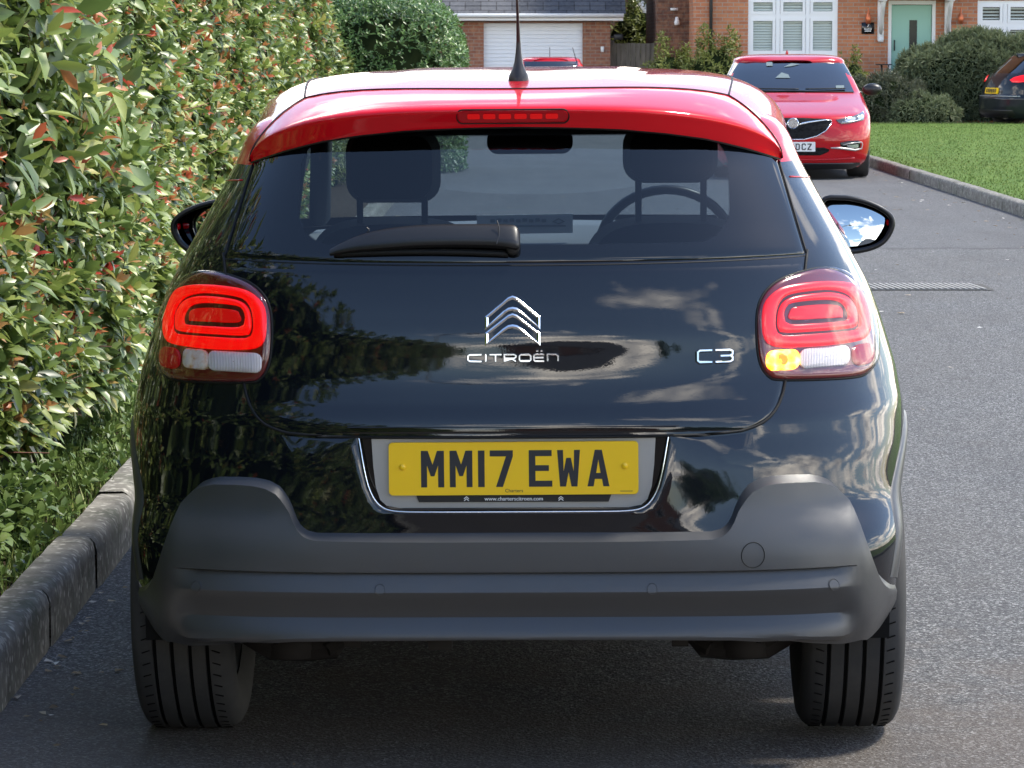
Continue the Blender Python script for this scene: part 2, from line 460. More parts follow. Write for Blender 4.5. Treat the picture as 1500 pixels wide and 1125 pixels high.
def wheel(parent, x, y, rad=.316, width=.205, side=1, rim_r=.205, detail=True):
    hub = G()
    # rim + disc seen from outside
    hub.lathe([(rim_r*.98, -width*.42), (rim_r*.9, -width*.3), (rim_r*.88, width*.2), (rim_r*1.0, width*.42), (rim_r*1.04, width*.45), (rim_r*.96, width*.44), (rim_r*.86, width*.30), (.06, width*.32), (.05, width*.36), (.001, width*.36)], (0, 0, 0), 'X', 40)
    for k in range(5):
        a = 2*math.pi*k/5
        hub.box((width*.36, math.cos(a)*rim_r*.5, math.sin(a)*rim_r*.5), (.02, rim_r*.95, .045), Matrix.Rotation(a, 3, 'X').to_euler())
    o = hub.obj('wheel', M['wheel_alloy'], parent, True, 35); o.location = (x, y, rad)
    if side < 0: o.rotation_euler = (0, 0, math.pi)
    t = G(); hw = width/2; nseg = 96 if detail else 48
    prof = [(rim_r, -hw*.86), (rim_r+.02, -hw*.98), (rad-.055, -hw*1.10), (rad-.03, -hw*1.07), (rad-.014, -hw*.98), (rad-.006, -hw*.88)]
    gr = [-.56, -.19, .19, .56] if detail else []
    for c in gr:
        prof += [(rad-.002+.0008*(1-abs(c)), hw*(c-.05)), (rad-.009, hw*(c-.035)), (rad-.009, hw*(c+.035)), (rad-.002+.0008*(1-abs(c)), hw*(c+.05))]
    prof += [(rad-.006, hw*.88), (rad-.014, hw*.98), (rad-.03, hw*1.07), (rad-.055, hw*1.10), (rim_r+.02, hw*.98), (rim_r, hw*.86)]
    n0 = len(t.f)
    t.lathe(prof, (0, 0, 0), 'X', nseg)
    if detail:
        for i in range(len(prof)-1):
            if prof[i][0] < rad-.008 and prof[i+1][0] < rad-.008 and abs(prof[i][1]) < hw*.7:
                for k in range(nseg): t.m[n0+i*nseg+k] = 1
        t.mi = 1                                  # sipes: narrow slots across the ribs
        for k in range(64):
            a = 2*math.pi*k/64
            for (c0, c1, ph) in ((-.86, -.63, 0), (-.49, -.26, .5), (-.12, .12, .2), (.26, .49, .5), (.63, .86, 0)):
                aa = a + ph*2*math.pi/64
                cxx = hw*(c0+c1)/2; L = hw*(c1-c0)*(.8 if abs(c0) > .5 else .55)
                rot = Matrix.Rotation(aa, 3, 'X') @ Matrix.Rotation(.35*(1 if (c0+c1) > 0 else -1), 3, 'Z')
                t.box((cxx, -math.sin(aa)*(rad-.0028), math.cos(aa)*(rad-.0028)), (L, .0022, .002), rot.to_euler())
    ty = t.obj('tyre', [M['tyre_rubber'], M['tyre_groove']], o, True, 40)
    return o

def stars(body, g, outline, centre, rings, sg=1, nsub=5):
    "fill a star-shaped outline (x>0 side, x/z) on the near end; rings: [(scale, offset)] from the edge inwards"
    pts = smooth_closed(outline, nsub) if nsub > 1 else outline
    A = [(body.a_of(x, z), z) for x, z in pts]; ca = body.a_of(*centre); cz_ = centre[1]; n = len(A)
    g.grid(n, len(rings), lambda i, j: body.pa(sg, ca+(A[i][0]-ca)*rings[j][0], cz_+(A[i][1]-cz_)*rings[j][0], rings[j][1]), closed_u=True)
    b = len(g.v)-n; g.v.append(tuple(body.pa(sg, ca, cz_, rings[-1][1]))); c = len(g.v)-1
    for i in range(n): g.f.append((b+i, b+(i+1) % n, c)); g.m.append(g.mi)

# ------------------------------------------------------------------ black hatchback in front
HB = Body(
    W=[(.24, .80), (.34, .828), (.45, .840), (.60, .857), (.70, .861), (.80, .849), (.88, .827), (.95, .803), (1.0, .782), (1.065, .747), (1.15, .70), (1.27, .635), (1.36, .59), (1.40, .50)],
    YR=[(.24, .10), (.26, .09), (.33, .06), (.45, .045), (.55, .048), (.66, .055), (.72, .065), (.745, .068), (.79, .083), (.84, .095), (.88, .1), (.92, .104), (.97, .115), (1.03, .132), (1.075, .148), (1.15, .188), (1.27, .252), (1.36, .305), (1.40, .35)],
    CR=[(.24, .50), (.45, .50), (.60, .57), (.72, .60), (.9, .58), (1.07, .5), (1.36, .42), (1.40, .40)],
    YF=[(.24, 3.94), (.4, 3.99), (.6, 3.98), (.75, 3.93), (.85, 3.75), (.92, 3.45), (.97, 3.2), (1.0, 3.08), (1.05, 2.97), (1.2, 2.66), (1.36, 2.33), (1.40, 2.25)],
    CF=[(.24, .55), (.85, .55), (.97, .45), (1.05, .35), (1.40, .3)], NR=[(.24, 3.6), (.38, 4.2), (.47, 4.0), (.57, 3.0), (.66, 2.85), (.80, 2.65), (.95, 2.5), (1.4, 2.5)], NF=2.7)
hb = empty('hatchback_car', (0.006, 6.7, 0.0), (0, R(-.4), R(-1.3)))
tag(hb, 'glossy black hatchback with bright red roof and yellow rear number plate, closest to the camera', 'car')
REF[0] = (0, 2.0, .8)
WY, WYF, WX, TR = .61, 3.20, .714, .316
def hb_class(x, y, z, i):
    ax = abs(x)
    if y < .9 and z < .32: return None
    for wy in (WY, WYF):
        if ax > .55 and (y-wy)**2+(z-TR)**2 < .352**2: return None
    if y < .8 and ax < .34 and .555 < z < .725: return None                     # plate recess
    if y < .9 and ax < .49 and 1.105 < z < 1.36: return None                    # behind the rear window
    if y > 1.8 and z > 1.03 and z < 1.375 and ax < .62*HB.W(z)/.60 and y > HB.YF(z)-.16: return None
    if 1.55 < y < 2.75 and .985 < z < 1.27 and ax > .4: return 'side_window' if not (abs(y-1.6) < .05) else 'body_shell'
    if .85 < y <= 1.5 and 1.0 < z < 1.26 and ax > .4: return 'side_window'
    if z > 1.268: return 'side_frame'
    return 'body_shell'
zs = sorted(set([round(.24+.015*i, 4) for i in range(int((1.40-.24)/.015)+1)] + [1.40]))
parts = HB.build(zs, hb_class, na=30, ns=26)
mesh('body_shell', *parts['body_shell'], M['black_paint'], hb)
mesh('side_frame', *parts['side_frame'], M['red_roof_paint'], hb)
for s_w in (-1, 1):
    vv_, ff_ = parts['side_window']; fq = [f for f in ff_ if vv_[f[0]][0]*s_w > 0]; uq = sorted({i for f in fq for i in f}); mq = {i: k for k, i in enumerate(uq)}
    REF[0] = (0, 2.0, 1.0); mesh('side_window', [vv_[i] for i in uq], [tuple(mq[i] for i in f) for f in fq], M['side_glass'], hb); REF[0] = (0, 2.0, .8)
# windscreen
ws = G()
def wsp(i, j):
    z = 1.025+(1.385-1.025)*j/20; a = (i/24*2-1)*1.25
    w = HB.W(z); sg = 1 if a >= 0 else -1; a = abs(a)
    return (sg*w*math.sin(a)**(2/HB.NF) if a > 0 else 0, HB.YF(z)-HB.CF(z)*(1-math.cos(a)**(2/HB.NF))+.002, z)
ws.grid(25, 21, wsp); ws.obj('windscreen', M['windscreen_glass'], hb)

# roof with spoiler
Zl = lin([(0, 1.357), (.1, 1.3555), (.22, 1.351), (.33, 1.340), (.42, 1.326), (.50, 1.305), (.55, 1.289), (.60, 1.272), (.7, 1.25)])
yE = HB.S(.575, 1.280)-.006
def lip_y(u, y0): return y0+(yE-y0)*u**3.0
def st_low(dy, dz): return lambda u: (.578*u, lip_y(u, .240)+dy*(1-u**6), Zl(.578*u)+dz)
zc_t = lerp_tab([(.222, 1.402), (.26, 1.412), (.4, 1.4375), (.55, 1.4515), (.9, 1.468), (1.4, 1.475), (1.9, 1.462), (2.25, 1.428), (2.33, 1.40)])
zb_t = lin([(.22, 1.282), (1.0, 1.30), (2.33, 1.335)])
def st_roof(yc, drop=0.0, out=0.0):
    def f(u):
        s = min(1, max(0, (yc-.222)/.75)); q = 3.2+2.8*s; k = .5-.08*s
        zb, zc_ = zb_t(yc), zc_t(yc)
        z = zb+(zc_-zb)*max(0, 1-u**q)**k - drop*(1-u**8)
        sw = max(0, 1-(yc-.222)/1.0)
        y = yc+out+(yE-.222)*sw*u**3.0
        W_ = HB.W(zb)+.006+( -.054*(1-s))
        x = W_*u
        if yc > .5: z += .005*max(0, min(1, (.30-x)/.05))*min(1, (yc-.5)/.2)
        return (x, y, z)
    return f
stn = [st_low(.09, .012), st_low(.02, .001), st_low(.004, -.001), st_low(0, .003), st_low(-.004, .012)]
for k in (.3, .6, .85):
    stn.append((lambda k: lambda u: tuple(a+(b-a)*k for a, b in zip(st_low(-.004, .012)(u), st_roof(.222, .010, -.004)(u))))(k))
stn += [st_roof(.222, .010, -.004), st_roof(.223, .004, -.003), st_roof(.226, .001, 0), st_roof(.232), st_roof(.245), st_roof(.27)]
stn += [st_roof(y) for y in (.31, .35, .4, .45, .5, .56, .62, .7, .8, .9, 1.0, 1.15, 1.3, 1.45, 1.6, 1.75, 1.9, 2.05, 2.15, 2.25, 2.30, 2.33)]
rf = G(); roof_grid(rf, stn, FR)
for k_i in range(3*(2*len(FR)-2)): rf.m[k_i] = 1
roof = rf.obj('roof', [M['red_roof_paint'], M['black_plastic']], hb, True, 60)
def roof_pt(x, yc, d=.0):
    f = st_roof(yc); W_ = f(1.0)[0]; u = min(1, abs(x)/W_); p = f(u)
    return Vector((x, p[1], p[2]+d))
sm = G()
sm.tube([roof_pt(x, .40+.10*(abs(x)/.47)**2, .0006) for x in frange(-.47, .47, 50)], .0022, 6)
for sg in (-1, 1):
    sm.tube([roof_pt(sg*(.47+.035*math.sin(t*3.1)), .5+t*1.7, .0006) for t in frange(0, 1, 40)], .0024, 6)
    sm.tube([Vector((sg*st_roof(.5-.27*t)(min(1, (.47/.6)+(.22)*t))[0], st_roof(.5-.27*t)(min(1, .47/.6+.22*t))[1], st_roof(.5-.27*t)(min(1, .47/.6+.22*t))[2]+.0008)) for t in frange(0, 1, 24)], .0022, 6)
sm.obj('roof_seam', M['rubber_seal'], roof)
# third brake light
def spo(x, z, d=0):
    t = (z-Zl(x)-.012)/(1.397-Zl(x)-.012); a = st_low(-.004, .012)(abs(x)/.578); b = st_roof(.222, .010, -.004)(abs(x)/.60)
    return Vector((x, a[1]+(b[1]-a[1])*t-d, z))
bl = G(); o_ = rrect(.232, .026, .0125, 6, 0, 1.382)
bl.poly([o_], spo, .006, -.004, [((x)*.985, 1.382+(z-1.382)*.86) for x, z in o_])
b3 = bl.obj('brake_light', M['lamp_dark_red'], hb, True, 40)
b4 = G()
for k in range(6): b4.poly([rrect(.026, .011, .003, 3, -.0825+.033*k, 1.382)], spo, .0075, .005)
b4.obj('brake_light_cell', M['lamp_red_inner'], b3, True, 40)
fr3 = G(); fr3.tube([spo(x*1.02, 1.382+(z-1.382)*1.12, .001) for x, z in o_], .0018, 6, close=True); fr3.obj('brake_light_seal', M['rubber_seal'], b3)
# aerial
an = G(); ap = roof_pt(.006, .57)
an.lathe([(.023, -.004), (.0225, .004), (.020, .014), (.0135, .026), (.0095, .040), (.0062, .062), (.0048, .085)], tuple(ap), 'Z', 20)
an.tube([ap+Vector((0, 0, .08)), ap+Vector((-.001, -.012, .14)), ap+Vector((-.003, -.035, .22)), ap+Vector((-.005, -.075, .36))], [.0046, .0032, .0021, .0018], 8)
an.obj('aerial', M['black_plastic'], hb, True, 50)

# tailgate
xT = lin([(.722, .40), (.7225, .43), (.726, .475), (.732, .50), (.742, .523), (.755, .541), (.775, .556), (.80, .566), (.83, .573), (.88, .583), (.95, .603), (1.0, .612), (1.05, .620), (1.09, .627)])
rows = [.7222, .7245, .728, .733, .74, .75, .762] + frange(.775, 1.055, 64) + [1.063, 1.069]
tgx = [-1, -.994, -.985, -.97] + frange(-.94, .94, 93) + [.97, .985, .994, 1]
def tgp(i, j):
    z = rows[j]; u = tgx[i]; x = u*xT(z); e = min((1-abs(u))*xT(z), z-.7222+.0005, 1.0692-z); d = .0045*min(1, math.sqrt(max(0, e)/.008)) - .004
    if j == len(rows)-1: z += .005*(abs(x)/.65)**2
    return HB.pt(x, z, d)
tg = G(); tg.grid(len(tgx), len(rows), tgp); tailgate = tg.obj('tailgate', M['black_paint'], hb)
# lower lip of the tailgate (turned under, over the plate)
sg_ = G()
edge = [HB.pt(-xT(z), z, .0005) for z in frange(1.09, .80, 18)] + [HB.pt(-xT(z), z, .0) for z in (.78, .765, .752, .742, .735, .7295, .726, .7232, .7212)] + [HB.pt(x, .7205, 0) for x in frange(-.41, .41, 30)] + [HB.pt(xT(z), z, 0) for z in (.7212, .7232, .726, .7295, .735, .742, .752, .765, .78)] + [HB.pt(xT(z), z, .0005) for z in frange(.80, 1.09, 18)]
sg_.tube(edge, .0034, 6)
# rear window
def gtop(x): return Zl(abs(x))+.012
def rwp(u, v, d):
    a = abs(u); zb_ = 1.0745+.006*a*a; X = (.626-.053*v)*u; zt = gtop(.575*a)-.012*a**8; z = zb_+(zt-zb_)*v
    return HB.pt(X, z, d)
rus = [-1, -.992, -.98, -.96] + frange(-.93, .93, 41) + [.96, .98, .992, 1]; rvs = [0, .01, .025, .05] + frange(.09, 1, 20)
rw = G(); rw.grid(len(rus), len(rvs), lambda i, j: rwp(rus[i], rvs[j], -.003+.006*min(1, math.sqrt(max(0, min(1-abs(rus[i]), rvs[j]*.5))/.02))))
rear_window = rw.obj('rear_window', M['rear_glass'], hb)
sg_.tube([rwp(u, 0, -.001) - Vector((0, 0, .0022)) for u in frange(-1, 1, 50)], .0026, 6)
for s in (-1, 1): sg_.tube([rwp(s, v, .0) for v in frange(0, .98, 16)], .0030, 6)
sg_.obj('tailgate_seal', M['rubber_seal'], tailgate)
# red pinstripe across the rear pillar
for s in (-1, 1):
    g = G(); g.tube([HB.pa(s, a, 1.243-.02*(a-1.1), .0004) for a in frange(1.12, 1.56, 12)], .0018, 6); g.obj('pillar_stripe', M['red_roof_paint'], hb)

# upper bumper with the plate recess
ro = [(-.326, .7215), (-.322, .70), (-.313, .65), (-.304, .615), (-.292, .590), (-.277, .5745), (-.258, .567), (-.23, .5645)]
hole = ro + [(x, .5640) for x in frange(-.20, .20, 9)] + [(-x, z) for x, z in ro[::-1]]
hole += [(x, .7222) for x in frange(.30, -.30, 13)]
# matching outer loop
def outer_of(p):
    x, z = p; cx_, cz_ = 0, .66; dx, dz = x-cx_, z-cz_
    k = min((.50/abs(dx)) if abs(dx) > 1e-6 else 1e9, ((.7225-cz_)/dz if dz > 0 else (.51-cz_)/dz) if abs(dz) > 1e-6 else 1e9)
    return (cx_+dx*k, cz_+dz*k)
ub = G(); outer = [outer_of(p) for p in hole]
for i in range(len(hole)):
    if hole[i][1] > .72: outer[i] = (hole[i][0], .7235)
rs = [(0, -.045), (0, -.004), (.006, .001), (.03, .0025), (.12, .0022), (.25, .0018), (.4, .0013), (.6, .001), (.8, .0007), (1, .0004)]
ub.grid(len(hole), len(rs), lambda i, j: HB.pt(hole[i][0]+(outer[i][0]-hole[i][0])*rs[j][0], hole[i][1]+(outer[i][1]-hole[i][1])*rs[j][0], rs[j][1]), closed_u=True)
upper = ub.obj('upper_bumper', M['black_paint'], hb, True, 35)
g = G()
U = hole[:len(ro)*2+9]
g.tube([HB.pt(x*.992, z+.002, .0005) for x, z in smooth_open(U, 3)], .0018, 8); g.obj('chrome_trim', M['chrome'], upper)
g = G(); g.grid(2, 2, lambda i, j: (-.345+.69*i, .105, .55+.20*j)); g.grid(2, 2, lambda i, j: (-.345+.69*i, .06+.05*j, .742)); g.obj('recess_panel', M['gloss_black'], upper)
# bumper corner seams: from tailgate corner out to the lamp and down
# silver plate carrier, plate, holder
FL = lambda yy: (lambda x, z, d=0: Vector((x, yy-d, z)))
so = [(-.296, .716), (-.293, .66), (-.288, .615), (-.279, .588), (-.266, .576), (-.24, .571)]
so = so + [(-x, z) for x, z in so[::-1]]
g = G(); g.poly([so], FL(.086), .006, -.01); carrier = g.obj('plate_carrier', M['satin_silver'], hb, True, 30)
g = G(); g.poly([[(-.205, .602), (-.198, .5835), (.198, .5835), (.205, .602)]], FL(.078), .003, -.004); holder = g.obj('plate_holder', M['black_plastic'], hb, True, 30)
ptilt = 0
pl = empty('number_plate', (0, .071, .6545), (R(-1.5), R(-.15), 0), hb)
g = G(); o_ = rrect(.521, .112, .009, 5); g.poly([o_], lambda x, z, d=0: Vector((x, -d, z)), .002, -.002, [(x*.997, z*.986) for x, z in o_]); g.obj('plate_face', M['number_plate_yellow'], pl, True, 30)
GLY = {
 'M': [[(0, 0), (0, 79), (15, 79), (25, 49), (35, 79), (50, 79), (50, 0), (37, 0), (37, 47), (29, 24), (21, 24), (13, 47), (13, 0)]],
 '1': [[(0, 0), (0, 79), (14, 79), (14, 0)]],
 '7': [[(0, 79), (50, 79), (50, 66), (28, 0), (13, 0), (35, 66), (0, 66)]],
 'E': [[(0, 0), (0, 79), (49, 79), (49, 66), (14, 66), (14, 46.5), (43, 46.5), (43, 34), (14, 34), (14, 13), (50, 13), (50, 0)]],
 'W': [[(0, 79), (6, 0), (19, 0), (25, 31), (31, 0), (44, 0), (50, 79), (37, 79), (36, 33), (30, 62), (20, 62), (14, 33), (13, 79)]],
 'A': [[(0, 0), (17, 79), (33, 79), (50, 0), (36, 0), (33, 16), (17, 16), (14, 0)], [(20, 29), (30, 29), (25, 58)]],
 'D': [[(0, 0), (0, 79), (38, 79), (50, 67), (50, 12), (38, 0)], [(14, 13), (33, 13), (36, 17), (36, 62), (33, 66), (14, 66)]],
 'C': [[(12, 0), (0, 12), (0, 67), (12, 79), (40, 79), (50, 69), (50, 54), (37, 54), (37, 66), (17, 66), (14, 62), (14, 17), (17, 13), (37, 13), (37, 25), (50, 25), (50, 10), (40, 0)]],
 'Z': [[(0, 0), (0, 14), (33, 66), (0, 66), (0, 79), (50, 79), (50, 65), (17, 13), (50, 13), (50, 0)]],
 '8': [[(10, 0), (0, 10), (0, 34), (6, 40), (0, 46), (0, 69), (10, 79), (40, 79), (50, 69), (50, 46), (44, 40), (50, 34), (50, 10), (40, 0)], [(14, 13), (36, 13), (36, 34), (14, 34)], [(14, 46), (36, 46), (36, 66), (14, 66)]],
}
def glyph(g, ch, x0, z0, sx_, sz_, mapf, top=.0012, bot=-.001):
    rr = [[(x0+a*sx_, z0+b*sz_) for a, b in ring] for ring in GLY[ch]]
    g.poly(rr, mapf, top, bot)
def cxp(c): return (500+c/3-751)/706
for ch, a, b in (('M', 345, 447), ('M', 472, 572), ('1', 597, 626), ('7', 649, 751), ('E', 821, 924), ('W', 946, 1047), ('A', 1079, 1176)):
    g = G(); wd = 14 if ch == '1' else 50
    glyph(g, ch, cxp(a), -.0385, (cxp(b)-cxp(a))/wd, .0765/79, lambda x, z, d=0: Vector((x, -.0021-d, z)), .0004, -.001)
    g.obj('letter', M['plate_black'], pl, False)
for s in (-1, 1):
    g = G(); g.lathe([(.0068, 0), (.0068, -.003), (.005, -.0048), (.0001, -.0052)], (s*.2315, -.001, .004), 'Y', 16); g.obj('screw', M['number_plate_yellow'], pl)
def text_geo(txt, size):
    cu = bpy.data.curves.new('text_source', 'FONT'); cu.body = txt; cu.size = size; cu.align_x = 'CENTER'; cu.resolution_u = 3
    o = bpy.data.objects.new('text_source', cu); C.objects.link(o); bpy.context.view_layer.update()
    dg = bpy.context.evaluated_depsgraph_get(); me = o.evaluated_get(dg).to_mesh()
    v = [(p.co.x, p.co.y) for p in me.vertices]; f = [tuple(p.vertices) for p in me.polygons]
    o.evaluated_get(dg).to_mesh_clear(); bpy.data.objects.remove(o); bpy.data.curves.remove(cu)
    return v, f
def text_obj(name, txt, size, mapf, mat, parent, bold=0.0):
    v, f = text_geo(txt, size); vv = []; ff = []
    for k, (dx, dz) in enumerate(((0, 0), (bold, 0)) if bold else ((0, 0),)):
        b = len(vv); vv += [tuple(mapf(x+dx, y+dz, .0003+.0002*k)) for x, y in v]; ff += [tuple(i+b for i in q) for q in f]
    return mesh(name, vv, ff, mat, parent, False)
text_obj('dealer_name', 'Charters', .0105, lambda x, z, d=0: Vector((x+.001, -.0021-d, z-.0498)), M['plate_black'], pl)
g = G(); g.box((.235, -.0023, -.0487), (.026, .0004, .0012)); g.obj('plate_code', M['plate_black'], pl, False)
text_obj('web_address', 'www.charterscitroen.com', .0115, lambda x, z, d=0: Vector((x, .0748-d, z+.5865)), M['white_text'], holder, .0005)
for s in (-1, 1):
    g = G(); cxx = s*.0985
    for dz in (0, .0042): g.poly(stroke([(cxx-.005, .5862+dz), (cxx, .5905+dz), (cxx+.005, .5862+dz)], .0018), FL(.0748), .0006, None)
    g.obj('holder_emblem', M['white_text'], holder, False)

# emblem: two chevrons
def chev(g, ox, oz, hw, rise, th, top, bot, shr=0):
    out = [(-hw+shr, -shr*.2), (-hw+shr, -th+shr*1.4)]
    inn = [(-hw*.34, -th+rise*.70), (-hw*.16, -th+rise*.86), (0, -th+rise*.90), (hw*.16, -th+rise*.86), (hw*.34, -th+rise*.70)]
    lo = [(x, z+shr) for x, z in inn]
    up = [(hw*.34, rise*.72), (hw*.16, rise*.92), (0, rise), (-hw*.16, rise*.92), (-hw*.34, rise*.72)]
    up = [(x, z-shr) for x, z in up]
    return [(ox+x, oz+z) for x, z in out + lo + [(hw-shr, -th+shr*1.4), (hw-shr, -shr*.2)] + up]
em = empty('emblem', (0, 0, 0), parent=tailgate)
for oz, th, rise in ((.9665, .026, .043), (.9335, .026, .040)):
    g = G(); c0 = chev(g, -.0005, oz, .0575, rise, th, 0, 0); c1 = chev(g, -.0005, oz, .0575, rise, th, 0, 0, .0034); c2 = chev(g, -.0005, oz, .0575, rise, th, 0, 0, .0075)
    n = len(c0); vs = [HB.pt(x, z, .000) for x, z in c0]+[HB.pt(x, z, .007) for x, z in c0]+[HB.pt(x, z, .009) for x, z in c1]+[HB.pt(x, z, .0065) for x, z in c2]
    fs = [(k*n+i, k*n+(i+1) % n, (k+1)*n+(i+1) % n, (k+1)*n+i) for k in range(3) for i in range(n)]
    g.add(vs, fs)
    tri = tessellate_polygon([[Vector((x, z, 0)) for x, z in c2]]); b = len(g.v)-n
    g.mi = 1
    for t in tri: g.f.append(tuple(b+i for i in t)); g.m.append(1)
    g.obj('chevron', [M['chrome'], M['gloss_black']], em, True, 25)
# lettering on the tailgate
def letters(name, specs, w, h, mat, parent, d0=.003):
    for strokes_ in specs:
        g = G()
        for k, (pts, closed) in enumerate(strokes_):
            r0 = stroke(pts, w, closed); r1 = stroke(pts, w*.42, closed)
            flat1 = [p for r in r1 for p in r]
            g.poly(r0, lambda x, z, d=0: HB.pt(x, z, d), d0+h+.0002*k, .001, flat1)
        g.obj(name, mat, parent, True, 30)
def LT(x0, x1, z0, z1):
    return lambda a, b: (x0+(x1-x0)*a, z0+(z1-z0)*b)
zb0, zt0 = .8755, .8905
xs_ = [(-.0935, -.0655), (-.0600, -.0530), (-.0485, -.0240), (-.0180, .0060), (.0135, .0370), (.0440, .0650), (.0720, .0935)]
specs = []
L_ = [LT(a, b, zb0, zt0) for a, b in xs_]
specs.append([([L_[0](1, .95), L_[0](.15, .95), L_[0](0, .75), L_[0](0, .2), L_[0](.15, 0), L_[0](1, 0)], False)])
specs.append([([L_[1](.5, 0), L_[1](.5, 1)], False)])
specs.append([([L_[2](0, .95), L_[2](1, .95)], False), ([L_[2](.5, .9), L_[2](.5, 0)], False)])
specs.append([([L_[3](0, 0), L_[3](0, .95), L_[3](.85, .95), L_[3](1, .8), L_[3](1, .55), L_[3](.85, .42), L_[3](.1, .42)], False), ([L_[3](.6, .42), L_[3](1, 0)], False)])
specs.append([([L_[4](.15, 0), L_[4](0, .2), L_[4](0, .75), L_[4](.15, .95), L_[4](.85, .95), L_[4](1, .75), L_[4](1, .2), L_[4](.85, 0)], True)])
specs.append([([L_[5](1, .95), L_[5](.12, .95), L_[5](0, .8), L_[5](0, .15), L_[5](.12, 0), L_[5](1, 0)], False), ([L_[5](.05, .48), L_[5](.95, .48)], False), ([L_[5](.2, 1.42), L_[5](.42, 1.42)], False), ([L_[5](.62, 1.42), L_[5](.84, 1.42)], False)])
specs.append([([L_[6](0, 0), L_[6](0, .95), L_[6](.8, .95), L_[6](1, .75), L_[6](1, 0)], False)])
letters('maker_letter', specs, .0060, .0034, M['chrome'], tailgate)
q3 = LT(.3845, .4145, .868, .8925); q4 = LT(.4215, .4575, .868, .8925)
specs = [[([q3(1, 1), q3(.15, 1), q3(0, .85), q3(0, .15), q3(.15, 0), q3(1, 0)], False)],
         [([q4(0, 1), q4(.85, 1), q4(1, .88), q4(1, .62), q4(.88, .5), q4(1, .38), q4(1, .12), q4(.85, 0), q4(0, 0)], False), ([q4(.3, .5), q4(.86, .5)], False)]]
letters('model_letter', specs, .0078, .0034, M['chrome'], tailgate)

# lower bumper cladding
ctop = lin([(0, .5255), (.41, .5245), (.428, .528), (.443, .537), (.453, .552), (.463, .58), (.475, .602), (.49, .6185), (.51, .6285), (.535, .6335), (.57, .6345), (.625, .632), (.652, .6235), (.673, .609), (.69, .585), (.703, .553), (.725, .50), (.742, .462), (.755, .436), (.768, .416), (.785, .400), (.80, .388), (.812, .382), (.9, .38)])
cbot = lin([(0, .315), (.45, .313), (.56, .304), (.62, .293), (.68, .284), (.73, .284), (.77, .294), (.795, .313), (.812, .338), (.88, .34)])
prof_t = lin([(.312, .044), (.315, .053), (.322, .054), (.333, .044), (.344, .033), (.352, .0245), (.366, .0255), (.390, .032), (.404, .0375), (.407, .0375), (.4425, .019), (.4445, .030), (.45, .030), (.52, .028), (.64, .026)])
prof_s = lin([(.24, .036), (.27, .040), (.33, .038), (.40, .034), (.52, .030), (.64, .026)])
xsC = frange(0, .40, 21) + [.41, .42, .43, .438, .446, .454, .462, .47, .48, .49, .50, .512, .525, .54, .56, .58, .60, .62, .64, .655, .668, .68, .69, .70, .712, .726, .74, .755, .765, .775, .782, .790, .798, .806, .812]
def cl_rows(x):
    t, b = ctop(x), cbot(x); up = [0, .004, .009, .014, .0180, .0195, .021, .028, .038]
    L = [t-u*min(1, (t-b)/.09) for u in up]; a = L[-1]
    if a > .47:
        L += [a+(.4448-a)*k/7 for k in range(1, 8)]
        L += [.4423, .438, .425, .414, .407, .404, .391, .378, .368, .360, .352, .348, .344, .339, .333, .3275]
        z0 = .3275
    else:
        L += [a+(b+.045*(a-b)/.3-a)*k/23 for k in range(1, 24)]; z0 = L[-1]
    L += [z0+(b-z0)*k/6 for k in range(1, 7)]
    return L
def clp(sg, x, k, L):
    z = L[k]; t = ctop(x)-z
    edge = min(1, t/.0195)
    m = min(1, max(0, (.70-x)/.035)); p = prof_t(z)*m+prof_s(z)*(1-m)
    e2 = min(1, max(0, (x-.70)/.10)); p *= 1-.85*e2*e2*(3-2*e2)
    d = (-.003)*(1-edge)+p*edge
    if k >= len(L)-2: d -= .010*(k-len(L)+3)
    return HB.pa(sg, HB.a_of(x, z), z, d)
cl = G(); rowsC = [cl_rows(x) for x in xsC]; nr = len(rowsC[0])
def clf(i, j):
    k = i-(len(xsC)-1); x = xsC[abs(k)]; return clp(1 if k >= 0 else -1, x, j, rowsC[abs(k)])
cl.grid(2*len(xsC)-1, nr, clf); lower = cl.obj('lower_bumper', M['grey_cladding'], hb, True, 24)
# strip ends, sensors, towing cap
def clad(x, z, d=0):
    m = min(1, max(0, (.70-abs(x))/.035)); return HB.pt(x, z, prof_t(z)*m+prof_s(z)*(1-m)+d)
for x, z in ((-.6535, .411), (-.277, .4125), (.286, .4125), (.6535, .411)):
    g = G(); g.poly([rrect(.0185, .0185, .0092, 5, x, z)], clad, .0022, -.001); g.tube([clad(x+.0105*math.cos(a), z+.0105*math.sin(a), .0006) for a in frange(0, 6.02, 18)], .0008, 5, close=True)
    g.obj('parking_sensor', M['grey_cladding'], lower, True, 40)
g = G(); g.tube([clad(.4925+.0235*math.cos(a), .473+.0235*math.sin(a), .0002) for a in frange(0, 6.07, 30)], .0011, 6, close=True); g.obj('towing_cover', M['rubber_seal'], lower)
